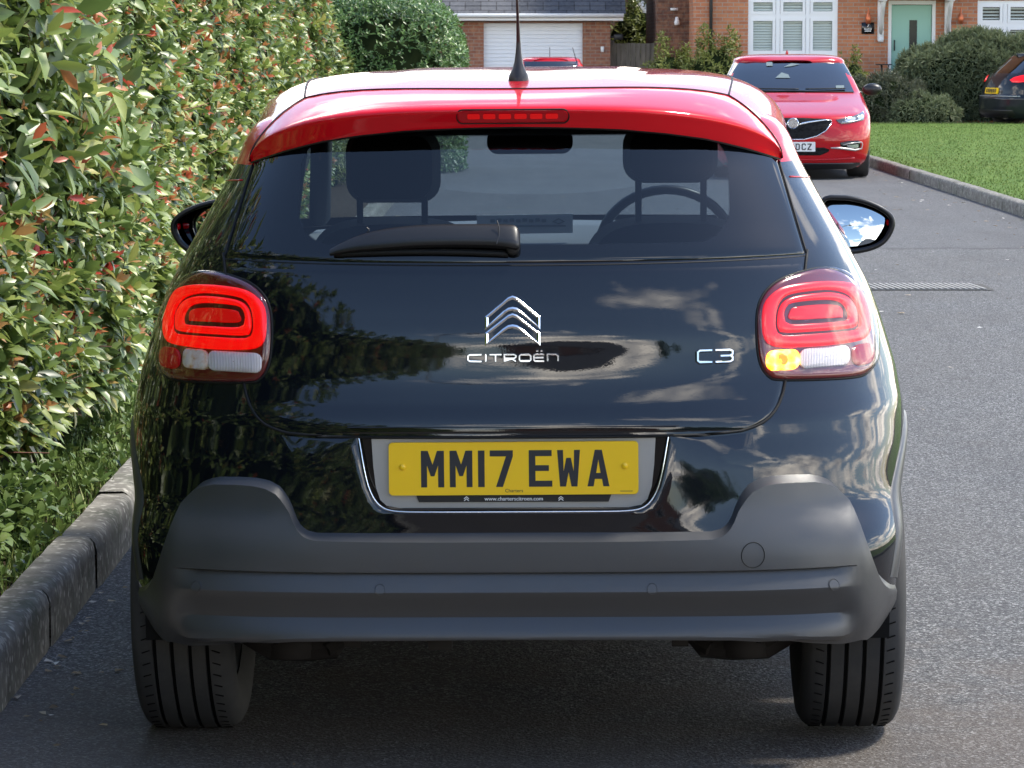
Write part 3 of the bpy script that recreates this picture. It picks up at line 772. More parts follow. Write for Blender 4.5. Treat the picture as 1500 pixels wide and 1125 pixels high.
# wheel arch cladding
for sg in (-1, 1):
    for wy in (WY, WYF):
        g = G()
        def arc(i, j):
            a = R(-8)+R(180)*i/40 if wy > 2 else R(-8)+R(176)*i/40
            prof = [(.352, -.05), (.352, -.006), (.356, .003), (.375, .006), (.396, .005), (.402, -.002), (.402, -.02)]
            r, o_ = prof[j]; y = wy+r*math.cos(a); z = TR+r*math.sin(a); z = max(z, .20)
            zz = max(z, .24)
            w = HB.W(zz); yr_, cr_ = HB.YR(zz), HB.CR(zz); yy = y
            if yy < yr_+cr_:
                q = max(0, min(1, 1-(yy-yr_)/cr_)); w = w*(1-q**HB.NRf(zz))**(1/HB.NRf(zz))
            yf_, cf_ = HB.YF(zz), HB.CF(zz)
            if yy > yf_-cf_:
                q = max(0, min(1, 1-(yf_-yy)/cf_)); w = w*(1-q**HB.NF)**(1/HB.NF)
            return (sg*(w+o_), yy, z)
        g.grid(41, 7, arc); g.obj('wheel_arch', M['grey_cladding'], hb)
        g = G()
        def ln(i, j):
            a = R(-10)+R(200)*i/24; return (sg*(.80 if j == 0 else .52), wy+.354*math.cos(a), max(.26, TR+.354*math.sin(a)))
        g.grid(25, 2, ln); g.box((sg*.52, wy, .46), (.01, .70, .42)); g.obj('wheel_liner', M['underbody'], hb)
for sg in (-1, 1):
    g = G(); g.box((sg*.82, (WY+WYF)/2, .235), (.06, WYF-WY-.72, .11), None, .01); g.obj('sill', M['grey_cladding'], hb)
# rear lamps
LAMP = [(.67, 1.049), (.62, 1.047), (.567, 1.033), (.535, 1.012), (.517, .983), (.5115, .945), (.513, .89), (.521, .855), (.537, .834), (.56, .8265), (.65, .822), (.73, .820), (.757, .826), (.773, .842), (.778, .88), (.775, .915), (.768, .957), (.75, .993), (.715, 1.030)]
R1o = [(.7692, .935), (.7649, .9559), (.7467, .9961), (.7149, 1.0134), (.6544, 1.0207), (.5832, 1.0161), (.5526, 1.0013), (.5357, .9781), (.5327, .9371), (.5371, .9118), (.5504, .8984), (.5803, .8918), (.6497, .8889), (.7077, .890), (.7511, .8933), (.767, .911)]
R1i = [(.7446, .9216), (.7455, .9538), (.7283, .9836), (.698, .9995), (.6535, 1.0045), (.5882, .9985), (.5641, .9776), (.5578, .9419), (.5615, .9241), (.575, .9157), (.6501, .9145), (.7146, .9137), (.7362, .9145)]
R2o = [(.665+(x-.652)*.925+(-.013), .958+(z-.958)*.86) for x, z in R1i]
R2i = [(.718, .9374), (.7192, .9545), (.7026, .9759), (.6642, .9842), (.596, .9819), (.5792, .968), (.5783, .9501), (.5892, .938), (.6506, .936), (.7033, .9351)]
R3 = [(.7063, .946), (.7017, .966), (.6638, .9744), (.6053, .9733), (.5926, .9654), (.5934, .9486), (.651, .946), (.699, .9446)]
def rsc(P): return [(.520+(x-.5327)*1.012, z) for x, z in P]
R1o, R1i, R2o, R2i, R3 = map(rsc, (R1o, R1i, R2o, R2i, R3))
for sg in (-1, 1):
    lamp = empty('tail_lamp', parent=hb)
    g = G(); stars(HB, g, LAMP, (.65, .93), [(1.0, -.002), (.99, .003), (.975, .006), (.9, .006), (.6, .006), (.3, .006)], sg); g.obj('bezel', M['lamp_bezel'], lamp)
    def band(name, a, b, mat, h0, h1):
        A = smooth_closed(a, 6); B = smooth_closed(b, 6)
        ca, cz_ = .652, .958
        def res(P):                          # resample by angle so the two loops match
            out = []
            for k in range(72):
                th = 2*math.pi*k/72; best = None; dx, dz = math.cos(th), math.sin(th)
                for i in range(len(P)):
                    x1, z1 = P[i][0]-ca, (P[i][1]-cz_); x2, z2 = P[(i+1) % len(P)][0]-ca, P[(i+1) % len(P)][1]-cz_
                    den = dx*(z2-z1)-dz*(x2-x1)
                    if abs(den) < 1e-12: continue
                    t = (x1*(z2-z1)-z1*(x2-x1))/den; u = (x1*dz-z1*dx)/den
                    if t > 0 and -1e-6 <= u <= 1+1e-6 and (best is None or t > best): best = t
                out.append((ca+dx*best, cz_+dz*best))
            return out
        A, B = res(A), res(B); g = G(); lv = [(0, h0), (0, h1-.0015), (.12, h1), (.5, h1+.0015), (.88, h1), (1, h1-.0015), (1, h0)]
        g.grid(72, len(lv), lambda i, j: HB.pa(sg, HB.a_of(A[i][0]+(B[i][0]-A[i][0])*lv[j][0], A[i][1]+(B[i][1]-A[i][1])*lv[j][0]), A[i][1]+(B[i][1]-A[i][1])*lv[j][0], lv[j][1]), closed_u=True)
        return g.obj(name, mat, lamp, True, 40)
    band('outer_light_ring', R1o, R1i, M['lamp_red'], .005, .015)
    band('inner_light_ring', R2o, R2i, M['lamp_red'], .004, .013)
    g = G(); stars(HB, g, [(.652+(x-.652)*1.02, .958+(z-.958)*1.02) for x, z in R1i], (.652, .958), [(1, .0065), (.5, .0065)], sg); g.obj('groove', M['lamp_groove'], lamp)
    g = G(); stars(HB, g, R3, (.65, .959), [(1, .006), (1, .009), (.95, .010), (.5, .010)], sg); g.obj('centre_lens', M['lamp_red_inner'], lamp, True, 40)
    # clear strip and indicator
    zlo, zhi = .8445, .8865
    def seg(x0, x1, rr, name, mat, h=.012, lo=zlo, hi=zhi):
        o_ = rrect(x1-x0, hi-lo, rr, 4, (x0+x1)/2, (lo+hi)/2); g = G()
        n = len(o_); lv = [(1, .004), (1, h-.002), (.93, h), (.5, h+.001), (.02, h+.001)]; c = ((x0+x1)/2, (lo+hi)/2)
        g.grid(n, len(lv), lambda i, j: HB.pa(sg, HB.a_of(c[0]+(o_[i][0]-c[0])*lv[j][0], 1*(c[1]+(o_[i][1]-c[1])*lv[j][0])), c[1]+(o_[i][1]-c[1])*lv[j][0], lv[j][1]), closed_u=True)
        return g.obj(name, mat, lamp, True, 40)
    if sg < 0:
        seg(.648, .708, .014, 'indicator_lens', M['lamp_clear_amber']); seg(.530, .6475, .014, 'reversing_lens', M['lamp_clear'])
    else:
        ind = seg(.528, .5985, .016, 'indicator_lens', M['indicator_lit'])
        tag(ind, 'lit amber indicator')
        g = G(); c = HB.pa(1, HB.a_of(.560, .866), .866, .0125); g.lathe([(.0125, 0), (.012, -.003), (.007, -.0045), (.0055, -.002), (.0001, -.0015)], tuple(c), 'Y', 20); g.obj('bulb', M['bulb_core'], lamp)
        seg(.5995, .710, .016, 'reversing_lens', M['lamp_clear'])
    seg(.716, .770, .018, 'reflector_lens', M['lamp_dark_red'], .010, zlo-.004, zhi-.002)
    g = G(); stars(HB, g, LAMP, (.65, .93), [(1.004, -.003), (1.002, .006), (.992, .013), (.97, .0175), (.92, .0195), (.8, .0205), (.6, .021), (.3, .021), (.1, .021)], sg); g.obj('lamp_cover', M['lamp_cover'], lamp)
    g = G(); P = smooth_closed(LAMP, 5); g.tube([HB.pa(sg, HB.a_of(.65+(x-.65)*1.006, z), .93+(z-.93)*1.008, .0008) for x, z in P], .0028, 6, close=True); g.obj('lamp_seal', M['rubber_seal'], lamp)
# wiper
g = G(); ck = [(-.381, 1.0915, .006, .012), (-.355, 1.100, .010, .016), (-.32, 1.1085, .015, .020), (-.27, 1.116, .0195, .024), (-.2, 1.122, .0215, .027), (-.12, 1.1235, .022, .029), (-.05, 1.1225, .0225, .030), (-.015, 1.1205, .0235, .031), (.004, 1.118, .024, .030), (.012, 1.115, .020, .026), (.0155, 1.113, .012, .02)]
ck = smooth_open(ck, 3)
def wip(i, j):
    x, z, hh, dp = ck[j]; a = 2*math.pi*(i+.5)/12; ca, sa = math.cos(a), math.sin(a)
    ex = (abs(ca)**.5)*(1 if ca >= 0 else -1); ez = (abs(sa)**.6)*(1 if sa >= 0 else -1)
    return HB.pt(x, z+hh*ez, .012+dp*.5*(1+ex)*(1 if ez < 0 else .8))
g.grid(12, len(ck), wip, closed_u=True); g.f.append(tuple(range(12))); g.m.append(0); b = (len(ck)-1)*12; g.f.append(tuple(range(b, b+12))); g.m.append(0)
for xx, za, zb_ in ((-.30, 1.122, 1.131), (-.033, 1.10, 1.146)):
    g.tube([HB.pt(xx+.006*math.sin(k), z, .0405+.001*k) for k, z in enumerate(frange(za, zb_, 4))], .0012, 5)
wiper = g.obj('rear_wiper', M['black_plastic'], hb, True, 40)
g = G(); g.tube([HB.pt(x, 1.092+.006*math.sin((x+.38)*8), .008) for x in frange(-.375, -.01, 20)], .007, 6); g.obj('wiper_blade', M['rubber_seal'], wiper)
g = G(); g.lathe([(.0145, .01), (.0145, -.012), (.012, -.017), (.001, -.018)], tuple(HB.pt(.0, 1.104, .01)), 'Y', 18); g.obj('wiper_spindle', M['black_plastic'], wiper)
# door mirrors
MR = [(.80, 1.094), (.852, 1.107), (.907, 1.099), (.955, 1.081), (.988, 1.058), (.998, 1.035), (.990, 1.006), (.970, .979), (.936, .962), (.888, .953), (.84, .955), (.80, .985)]
MG = [(.80, 1.083), (.852, 1.0925), (.907, 1.083), (.951, 1.067), (.974, 1.051), (.9735, 1.026), (.957, .996), (.936, .978), (.888, .968), (.845, .970), (.80, .998)]
for sg in (-1, 1):
    k = 1.018
    P = [(x*k, z-.004) for x, z in smooth_closed(MR, 5)]; g = G(); cx_, cz_ = .895, 1.03
    lv = [(.90, 2.550), (.945, 2.535), (.985, 2.532), (1, 2.545), (.99, 2.59), (.93, 2.65), (.78, 2.69), (.5, 2.715), (.02, 2.725)]
    g.grid(len(P), len(lv), lambda i, j: (sg*(cx_+(P[i][0]-cx_)*lv[j][0]), lv[j][1]+.03*(P[i][0]-.9)*-1, cz_+(P[i][1]-cz_)*lv[j][0]), closed_u=True)
    mr = g.obj('door_mirror', M['black_paint'], hb, True, 50)
    g = G(); P2 = [(x*k, z-.004) for x, z in smooth_closed(MG, 4)]
    # the glass is tipped a little, as set for the driver
    tip = .50 if sg > 0 else -.05; pan = .14*sg if sg > 0 else .10
    def mp(x, z, d=0): return Vector((sg*x, 2.556-d+(z-1.03)*tip*.35-(x-.895)*(.10 if sg > 0 else -.30)+((x-.895)**2+(z-1.03)**2)*.75, z))
    nP = len(P2); g.grid(nP, 9, lambda i, j: mp(cx_+(P2[i][0]-cx_)*(1-j/8.02), cz_+(P2[i][1]-cz_)*(1-j/8.02), .002), closed_u=True); mg = g.obj('mirror_glass', M['mirror_silver'], mr, True)
    g = G(); g.tube([(sg*(cx_+(x*k-cx_)*.985), 2.536+.0-.03*(x-.9), cz_+(z-.004-cz_)*.985) for x, z in smooth_closed(MR, 4)], .0075, 8, close=True); g.obj('mirror_rim', M['black_plastic'], mr)
    g = G(); g.box((sg*.80, 2.62, .985), (.14, .05, .03), None, .01); g.obj('mirror_stalk', M['black_plastic'], mr)
    g = G(); g.box((sg*1.008, 2.585, 1.028), (.012, .05, .016), None, .004); g.obj('mirror_indicator', M['lamp_dark_red'], mr)
# wheels and underbody
for sg in (-1, 1):
    wheel(hb, sg*(WX+.018), WY, side=sg); wheel(hb, sg*(WX+.01), WYF, side=sg)
g = G(); g.box((0, 2.5, .27), (1.05, 2.5, .05)); g.box((0, 1.2, .42), (1.04, 1.9, .14)); g.box((0, .32, .42), (1.2, .3, .07)); g.obj('underbody', M['underbody'], hb)
g = G(); g.tube([(-.62, .62, .29), (-.45, .6, .255), (-.3, .64, .25), (.3, .64, .25), (.45, .6, .255), (.62, .62, .29)], .045, 10)
g.tube([(-.60, .50, .275), (-.42, .50, .270), (-.37, .52, .29)], .028, 8); g.tube([(.60, .50, .29), (.40, .50, .285), (.38, .52, .30)], .028, 8)
for s in (-1, 1):
    g.lathe([(.02, -.03), (.06, -.025), (.068, .0), (.06, .02), (.05, .1)], (s*.50, .42, .222), 'Z', 16); g.tube([(s*.60, .42, .25), (s*.54, .40, .222), (s*.47, .40, .214), (s*.41, .41, .222), (s*.385, .43, .24)], [.03, .034, .028, .033, .022], 8); g.tube([(s*.42, .38, .215), (s*.36, .42, .25), (s*.33, .5, .28)], .016, 6)
    g.box((s*.35, .22, .268), (.035, .03, .03))
g.box((-.16, .16, .272), (.05, .03, .03)); g.obj('rear_axle', M['rusty_steel'], hb, True, 40)
# interior
def seat(x, htop, hbot):
    g = G()
    def sl(prof, y0, dy, n=20):
        pass
    bo = smooth_closed([(-.245, .55), (-.25, .8), (-.235, .95), (-.20, 1.035), (-.13, 1.075), (0, 1.085), (.13, 1.075), (.20, 1.035), (.235, .95), (.25, .8), (.245, .55)], 4)
    g.poly([[(x+a, b) for a, b in bo]], lambda X, Z, d=0: Vector((X, 1.96+(Z-.55)*-.14-d, Z)), .05, -.07, [(x+a*.93, .8+(b-.8)*.95) for a, b in bo])
    g.box((x, 2.2, .5), (.5, .55, .16), None, .04)
    for s in (-1, 1): g.tube([(x+s*.085, 1.89, 1.03), (x+s*.085, 1.885, hbot+.03)], .0085, 8)
    ho = rrect(.25, htop-hbot, .055, 6, x, (htop+hbot)/2)
    g.poly([ho], lambda X, Z, d=0: Vector((X, 1.90-d, Z)), .055, -.05, [(x+(a-x)*.86, (htop+hbot)/2+(b-(htop+hbot)/2)*.86) for a, b in ho])
    g.f.append(tuple(range(len(g.v)-len(ho), len(g.v)))); g.m.append(0)
    return g.obj('front_seat', M['seat_fabric'], hb, True, 50)
seat(-.355, 1.315, 1.122); seat(.375, 1.325, 1.170)
g = G(); g.box((0, .98, .75), (1.25, .14, .56), None, .05); g.box((0, 1.2, .5), (1.25, .5, .16), None, .04); g.obj('rear_seat', M['seat_fabric'], hb)
g = G(); g.grid(21, 6, lambda i, j: (-.62+1.24*i/20, 2.93-.11*j-.25*abs(i/10-1)**2.5, 1.012+.012*math.sin(i/20*math.pi)-(.0 if j < 4 else .06*(j-3)**1.2))); g.obj('dashboard', M['dashboard'], hb)
g = G(); g.tube([(.375+.185*math.cos(a), 2.42-.06*math.sin(a), .97+.165*math.sin(a)) for a in frange(0, 6.2, 40)], .014, 8, close=True); g.box((.375, 2.45, .97), (.34, .03, .05)); g.obj('steering_wheel', M['black_plastic'], hb)
g = G(); o_ = rrect(.235, .068, .03, 6, -.0, 1.272); g.poly([o_], lambda X, Z, d=0: Vector((X, 2.30-d, Z)), .02, -.02); g.tube([(0, 2.32, 1.28), (0, 2.36, 1.36)], .012, 8); g.obj('rear_view_mirror', M['seat_fabric'], hb, True, 40)
g = G(); g.poly([[(-.155, 1.005), (-.155, 1.058), (.115, 1.062), (.115, 1.008)]], lambda X, Z, d=0: Vector((X, 2.52-d, Z)), .002, -.002); pp = g.obj('paper_sheet', M['paper'], hb, False)
g = G(); g.poly([rrect(.23, .004, .001, 2, -.02, 1.028)], lambda X, Z, d=0: Vector((X, 2.5175-d, Z)), .0005, None); g.poly(stroke([(.06, 1.04), (.075, 1.048), (.09, 1.04), (.075, 1.034)], .003, True), lambda X, Z, d=0: Vector((X, 2.5175-d, Z)), .0005, None)
for k in range(9): g.poly([rrect(.013, .009, .001, 2, -.11+.018*k, 1.043+.002*(k % 2))], lambda X, Z, d=0: Vector((X, 2.5175-d, Z)), .0005, None)
g.obj('print', M['paper_print'], pp, False)
g = G(); g.grid(9, 9, lambda i, j: (-.50+1.0*i/8, .55+1.75*j/8, 1.355+.03*math.sin(math.pi*j/8))); g.obj('headlining', M['headlining'], hb)
for s in (-1, 1):
    g = G(); g.tube([(s*.60, 2.55, 1.05), (s*.57, 2.3, 1.33)], .03, 6); g.obj('pillar_trim', M['headlining'], hb)
    g = G(); g.tube([(s*.64, 1.52, .9), (s*.58, 1.5, 1.34)], .05, 6); g.obj('pillar_trim', M['headlining'], hb)

REF[0] = None
# ------------------------------------------------------------------ setting
def asphalt(name):
    q = simple(name, (.07, .07, .072), .85, spec=.35)
    v = q.tc()
    fine = q.noise(190, 3, .7, v); grit = q.voronoi(120, v); big = q.noise(.55, 5, .6, v); mid = q.noise(3.2, 5, .65, v)
    vc = q.n.new('ShaderNodeTexVoronoi'); vc.inputs['Scale'].default_value = 150; q.l.new(v, vc.inputs['Vector'])
    bw = q.n.new('ShaderNodeSeparateColor'); q.l.new(vc.outputs['Color'], bw.inputs[0])
    stone = q.ramp(bw.outputs[0], [(.0, (.022, .022, .023)), (.45, (.085, .085, .086)), (.78, (.18, .18, .18)), (1.0, (.44, .435, .42))])
    base = q.mix(q.ramp(fine, [(.40, .65), (.6, 0)]), stone, (.022, .022, .023))
    base = q.mix(q.ramp(big, [(.4, 0), (.65, .35)]), base, (.115, .11, .106))
    sy = q.n.new('ShaderNodeSeparateXYZ'); q.l.new(v, sy.inputs[0]); yy_ = q.math('ADD', sy.outputs[1], q.math('MULTIPLY', mid, .5))
    # older, smoother surfacing further on, with a darker seam where the two meet
    base = q.mix(q.math('MULTIPLY', q.math('GREATER_THAN', yy_, 25.4), .35), base, (.085, .085, .09))
    base = q.mix(q.math('MULTIPLY', q.math('COMPARE', yy_, 25.4, .09), .5), base, (.035, .035, .035))
    # browner towards the near end, edge broken up by noise
    near_brown = q.math('MULTIPLY', q.ramp(q.math('ADD', q.math('MULTIPLY', sy.outputs[1], .12), q.math('MULTIPLY', q.math('SUBTRACT', mid, .5), .5)), [(.86, 1), (1.0, 0)]), .55)
    base = q.mix(near_brown, base, q.mix(fine, (.05, .036, .026), (.15, .115, .085)))
    st = q.mapping(v, (1.0, .09, 1)); streak = q.noise(2.6, 5, .6, st)
    base = q.mix(q.ramp(streak, [(.45, 0), (.7, .3)]), base, (.045, .044, .045))
    base = q.mix(q.ramp(q.voronoi(42, v), [(.0, .55), (.05, 0)]), base, (.26, .25, .23))
    # browner patches scattered by noise
    base = q.mix(q.ramp(mid, [(.55, 0), (.8, .35)]), base, (.06, .05, .04))
    q.set('Base Color', base); q.set('Roughness', q.ramp(big, [(.3, .72), (.7, .9)]))
    q.bump(q.math('ADD', q.math('MULTIPLY', grit, .7), fine), .75, .006); return q
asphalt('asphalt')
q = simple('soil', (.05, .038, .025), .95, spec=.1)
q.set('Base Color', q.ramp(q.noise(30, 6, .7), [(.3, (.018, .013, .008)), (.55, (.06, .045, .028)), (.8, (.13, .10, .07))])); q.bump(q.noise(45, 5), .8, .02)
q = simple('lawn_grass', (.07, .14, .02), .9, spec=.15)
lv = q.ramp(q.noise(2.2, 6, .7), [(.3, (.065, .12, .022)), (.55, (.115, .185, .036)), (.75, (.19, .25, .065))])
q.set('Base Color', q.mix(q.ramp(q.noise(28, 4, .7), [(.35, .6), (.6, 0)]), lv, (.035, .08, .012))); q.bump(q.noise(60, 4), .8, .03)
q = simple('grass_blade', (.08, .17, .02), .6, spec=.3)
q.set('Base Color', q.ramp(q.attr('tone'), [(0, (.065, .115, .022)), (.6, (.135, .20, .040)), (1, (.26, .29, .09))]))
q = simple('concrete_kerb', (.22, .21, .20), .85, spec=.25)
kb = q.ramp(q.noise(9, 7, .7), [(.3, (.085, .08, .068)), (.5, (.165, .155, .135)), (.72, (.27, .255, .225))])
kb = q.mix(q.ramp(q.noise(30, 3, .6), [(.55, 0), (.62, .5)]), kb, (.42, .40, .36))
kb = q.mix(q.ramp(q.voronoi(24), [(.12, .85), (.26, 0)]), kb, (.50, .48, .43))
kb = q.mix(q.ramp(q.noise(4.2, 4), [(.5, 0), (.72, .55)]), kb, (.07, .085, .05))
q.set('Base Color', kb); q.bump(q.noise(60, 3, .6), .2, .004)
q = simple('paving', (.24, .22, .19), .85); q.set('Base Color', q.ramp(q.noise(1.5, 5), [(.3, (.14, .13, .12)), (.7, (.30, .28, .25))]))
simple('joint', (.055, .052, .045), .95)

g = G(); g.grid(2, 2, lambda i, j: (-900+1800*i, -900+1800*j, -.03)); tag(g.obj('ground', M['soil'], None, False), kind='structure')
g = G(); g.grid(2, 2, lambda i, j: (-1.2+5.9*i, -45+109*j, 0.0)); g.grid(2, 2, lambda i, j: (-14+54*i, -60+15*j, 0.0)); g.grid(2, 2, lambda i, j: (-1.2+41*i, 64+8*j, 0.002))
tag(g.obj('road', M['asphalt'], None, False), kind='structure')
g = G(); g.grid(2, 2, lambda i, j: (-16+14.74*i, -45+120*j, .10)); tag(g.obj('verge', M['soil'], None, False), kind='structure')
g = G(); g.grid(60, 60, lambda i, j: (4.76+30*(i/59)**1.3, -20+83.2*j/59, .100)); tag(g.obj('lawn', M['lawn_grass']), kind='structure')
# kerbs: stones butted end to end with dark joints
def kerb(name, x_road, sgn, y0, y1, h, w, label):
    g = G(); y = y0; L = .914; k = 0
    while y < y1:
        dz = random.uniform(-.004, .004); dx = random.uniform(-.004, .004); yy0, yy1 = y+.004, y+L-.004
        prof = [(0, -.05), (0.0, h-.045), (.006, h-.018), (.018, h-.005), (.034, h), (w-.01, h), (w, h-.012), (w, -.05)]
        n = 13; rows_ = []
        def fn(i, j):
            px_, pz = prof[i]; e = min(j, n-1-j); q_ = .004 if e == 0 else 0
            return (x_road+sgn*(px_+dx+(q_ if i < 4 else 0)+random.uniform(-.0012, .0012)), yy0+(yy1-yy0)*j/(n-1), pz+dz-(q_ if 1 < i < 7 else 0)+random.uniform(-.0012, .0012))
        g.mi = 0; g.grid(len(prof), n, fn)
        g.mi = 1; g.box((x_road+sgn*(w/2+.006), y, h/2-.034), (w-.006, .008, h-.012)); y += L; k += 1
    o = g.obj(name, [M['concrete_kerb'], M['joint']], None, True, 40); tag(o, label, 'kerb', kind='structure'); return o
kerb('kerb', -1.176, -1, -10, 64, .155, .115, 'speckled concrete kerb along the hedge on the left')
kerb('kerb', 4.655, 1, -10, 63.5, .125, .12, 'weathered kerb edging the lawn on the right')
g = G(); g.grid(2, 2, lambda i, j: (4.79+.95*i, 57.6+2.2*j, .106)); tag(g.obj('path', M['paving'], None, False), kind='structure')
# drainage grating set in the road
q = simple('cast_iron', (.30, .29, .27), .8); q.bump(q.noise(60, 4), .5, .004)
dg = G()
for k in range(26):
    x = 2.02+.0385*k
    dg.box((x, 21.0, .006), (.017, .50, .012), Matrix.Rotation(R(5), 3, 'Z').to_euler())
dg.obj_ = None
o = dg.obj('drain_grating', M['cast_iron'], None, False); tag(o, 'pale slotted drain grating set across the road beside the black hatchback', 'drain')
g = G(); g.grid(2, 2, lambda i, j: (2.0+1.06*i, 20.72+.56*j, .003)); g.obj('drain_bed', M['joint'], o, False)
# leaves and grit lying on the road
q = simple('litter', (.3, .26, .2), .8); q.set('Base Color', q.ramp(q.attr('tone'), [(0, (.10, .06, .03)), (.5, (.30, .22, .12)), (1, (.62, .60, .55))]))
def tone_attr(o, vals):
    a = o.data.attributes.new('tone', 'FLOAT', 'POINT'); a.data.foreach_set('value', vals)
g = G(); tn = []
for k in range(420):
    if k < 150: x = -1.165+abs(random.gauss(0, .10)); y = random.uniform(6.5, 16)
    elif k < 250: x = 4.62-abs(random.gauss(0, .3)); y = random.uniform(15, 48)
    else: x = random.uniform(-1.1, 4.6); y = random.uniform(6.3, 34)
    s = random.uniform(.005, .016)*(1 if y < 14 else 2.0); a = random.uniform(0, 6.3); t = random.random()
    p = [(x+s*math.cos(a+q_)*(1 if i % 2 == 0 else .55), y+s*math.sin(a+q_)*(1 if i % 2 == 0 else .55), .004+random.uniform(0, .006)) for i, q_ in enumerate(frange(0, 5.2, 6))]
    g.add(p, [tuple(range(6))]); tn += [t]*6
lt = g.obj('road_litter', M['litter'], None, False); tone_attr(lt, tn); tag(lt, kind='stuff')

# ------------------------------------------------------------------ foliage
def leaf_mesh(name, C_, D, Nn, L, Wd, tone, mat, fold=.18, curl=.12, parent=None):
    "arrays: base points, directions, normals, lengths, widths, tone per leaf"
    n = len(C_); D = D/np.linalg.norm(D, axis=1, keepdims=True)
    Nn = Nn-D*(Nn*D).sum(1, keepdims=True); Nn /= np.linalg.norm(Nn, axis=1, keepdims=True)+1e-9
    S_ = np.cross(D, Nn); L = L[:, None]; W = Wd[:, None]
    P = lambda u, v, w: C_+D*(L*u)+S_*(W*v)+Nn*(L*w)
    V = np.stack([P(0, 0, 0), P(.30, -.42, fold*.35), P(.30, 0, -.02), P(.30, .42, fold*.35), P(.68, -.38, fold*.28-curl*.4), P(.68, 0, -curl*.55), P(.68, .38, fold*.28-curl*.4), P(1, 0, -curl*1.4)], 1).reshape(-1, 3)
    base = (np.arange(n)*8)[:, None]
    quads = np.array([[0, 1, 2, 2], [0, 2, 3, 3], [1, 4, 5, 2], [2, 5, 6, 3], [4, 7, 5, 5], [5, 7, 6, 6]])
    tri = np.array([[0, 2, 1], [0, 3, 2], [4, 5, 7], [5, 6, 7]]); qd = np.array([[1, 2, 5, 4], [2, 3, 6, 5]])
    T = (base[:, :, None]+tri[None]).reshape(-1, 3); Q = (base[:, :, None]+qd[None]).reshape(-1, 4)
    me = bpy.data.meshes.new(name); me.vertices.add(len(V)); me.vertices.foreach_set('co', V.ravel())
    loops = np.concatenate([T.ravel(), Q.ravel()]); me.loops.add(len(loops)); me.loops.foreach_set('vertex_index', loops)
    nf = len(T)+len(Q); me.polygons.add(nf)
    st = np.concatenate([np.arange(len(T))*3, len(T)*3+np.arange(len(Q))*4]); me.polygons.foreach_set('loop_start', st)
    me.polygons.foreach_set('use_smooth', np.ones(nf, bool)); me.materials.append(mat); me.update(calc_edges=True); me.validate()
    a = me.attributes.new('tone', 'FLOAT', 'POINT'); a.data.foreach_set('value', np.repeat(tone, 8))
    o = bpy.data.objects.new(name, me); C.objects.link(o)
    if parent: o.parent = parent
    return o
def leaf_mat(name, stops, rough=.34, spec=.6, trans=.25):
    q = NM(name, (.1, .2, .05), rough, spec=spec)
    col = q.ramp(q.attr('tone'), stops); q.set('Base Color', col)
    t = q.n.new('ShaderNodeBsdfTranslucent'); q.l.new(col, t.inputs[0]); ms = q.n.new('ShaderNodeMixShader'); ms.inputs[0].default_value = trans
    q.l.new(q.p.outputs[0], ms.inputs[1]); q.l.new(t.outputs[0], ms.inputs[2]); q.l.new(ms.outputs[0], q.out.inputs[0]); M[name] = q.m
leaf_mat('photinia_leaf', [(0, (.055, .09, .030)), (.3, (.135, .205, .050)), (.55, (.25, .32, .075)), (.72, (.40, .44, .12)), (.78, (.42, .25, .09)), (.90, (.48, .15, .06)), (1, (.50, .06, .045))], .40, .75, .3)
leaf_mat('laurel_leaf', [(0, (.05, .10, .03)), (.5, (.12, .22, .055)), (1, (.26, .36, .12))], .35, .6)
leaf_mat('grey_green_leaf', [(0, (.09, .12, .06)), (.5, (.20, .24, .13)), (1, (.34, .38, .22))], .5, .3)
leaf_mat('dark_leaf', [(0, (.06, .07, .045)), (.6, (.12, .135, .085)), (1, (.22, .24, .16))], .5, .3)
leaf_mat('yellow_green_leaf', [(0, (.07, .09, .02)), (.5, (.16, .19, .04)), (1, (.28, .28, .08))], .5, .3)
leaf_mat('weed_leaf', [(0, (.06, .11, .030)), (.6, (.15, .22, .055)), (1, (.30, .34, .12))], .45, .4)
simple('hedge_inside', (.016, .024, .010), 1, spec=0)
q = simple('twig', (.14, .07, .045), .7); q.set('Base Color', q.ramp(q.noise(3, 3), [(.4, (.09, .05, .03)), (.6, (.20, .07, .045))]))
def unit(a): return a/(np.linalg.norm(a, axis=1, keepdims=True)+1e-9)
rng = np.random.default_rng(11)
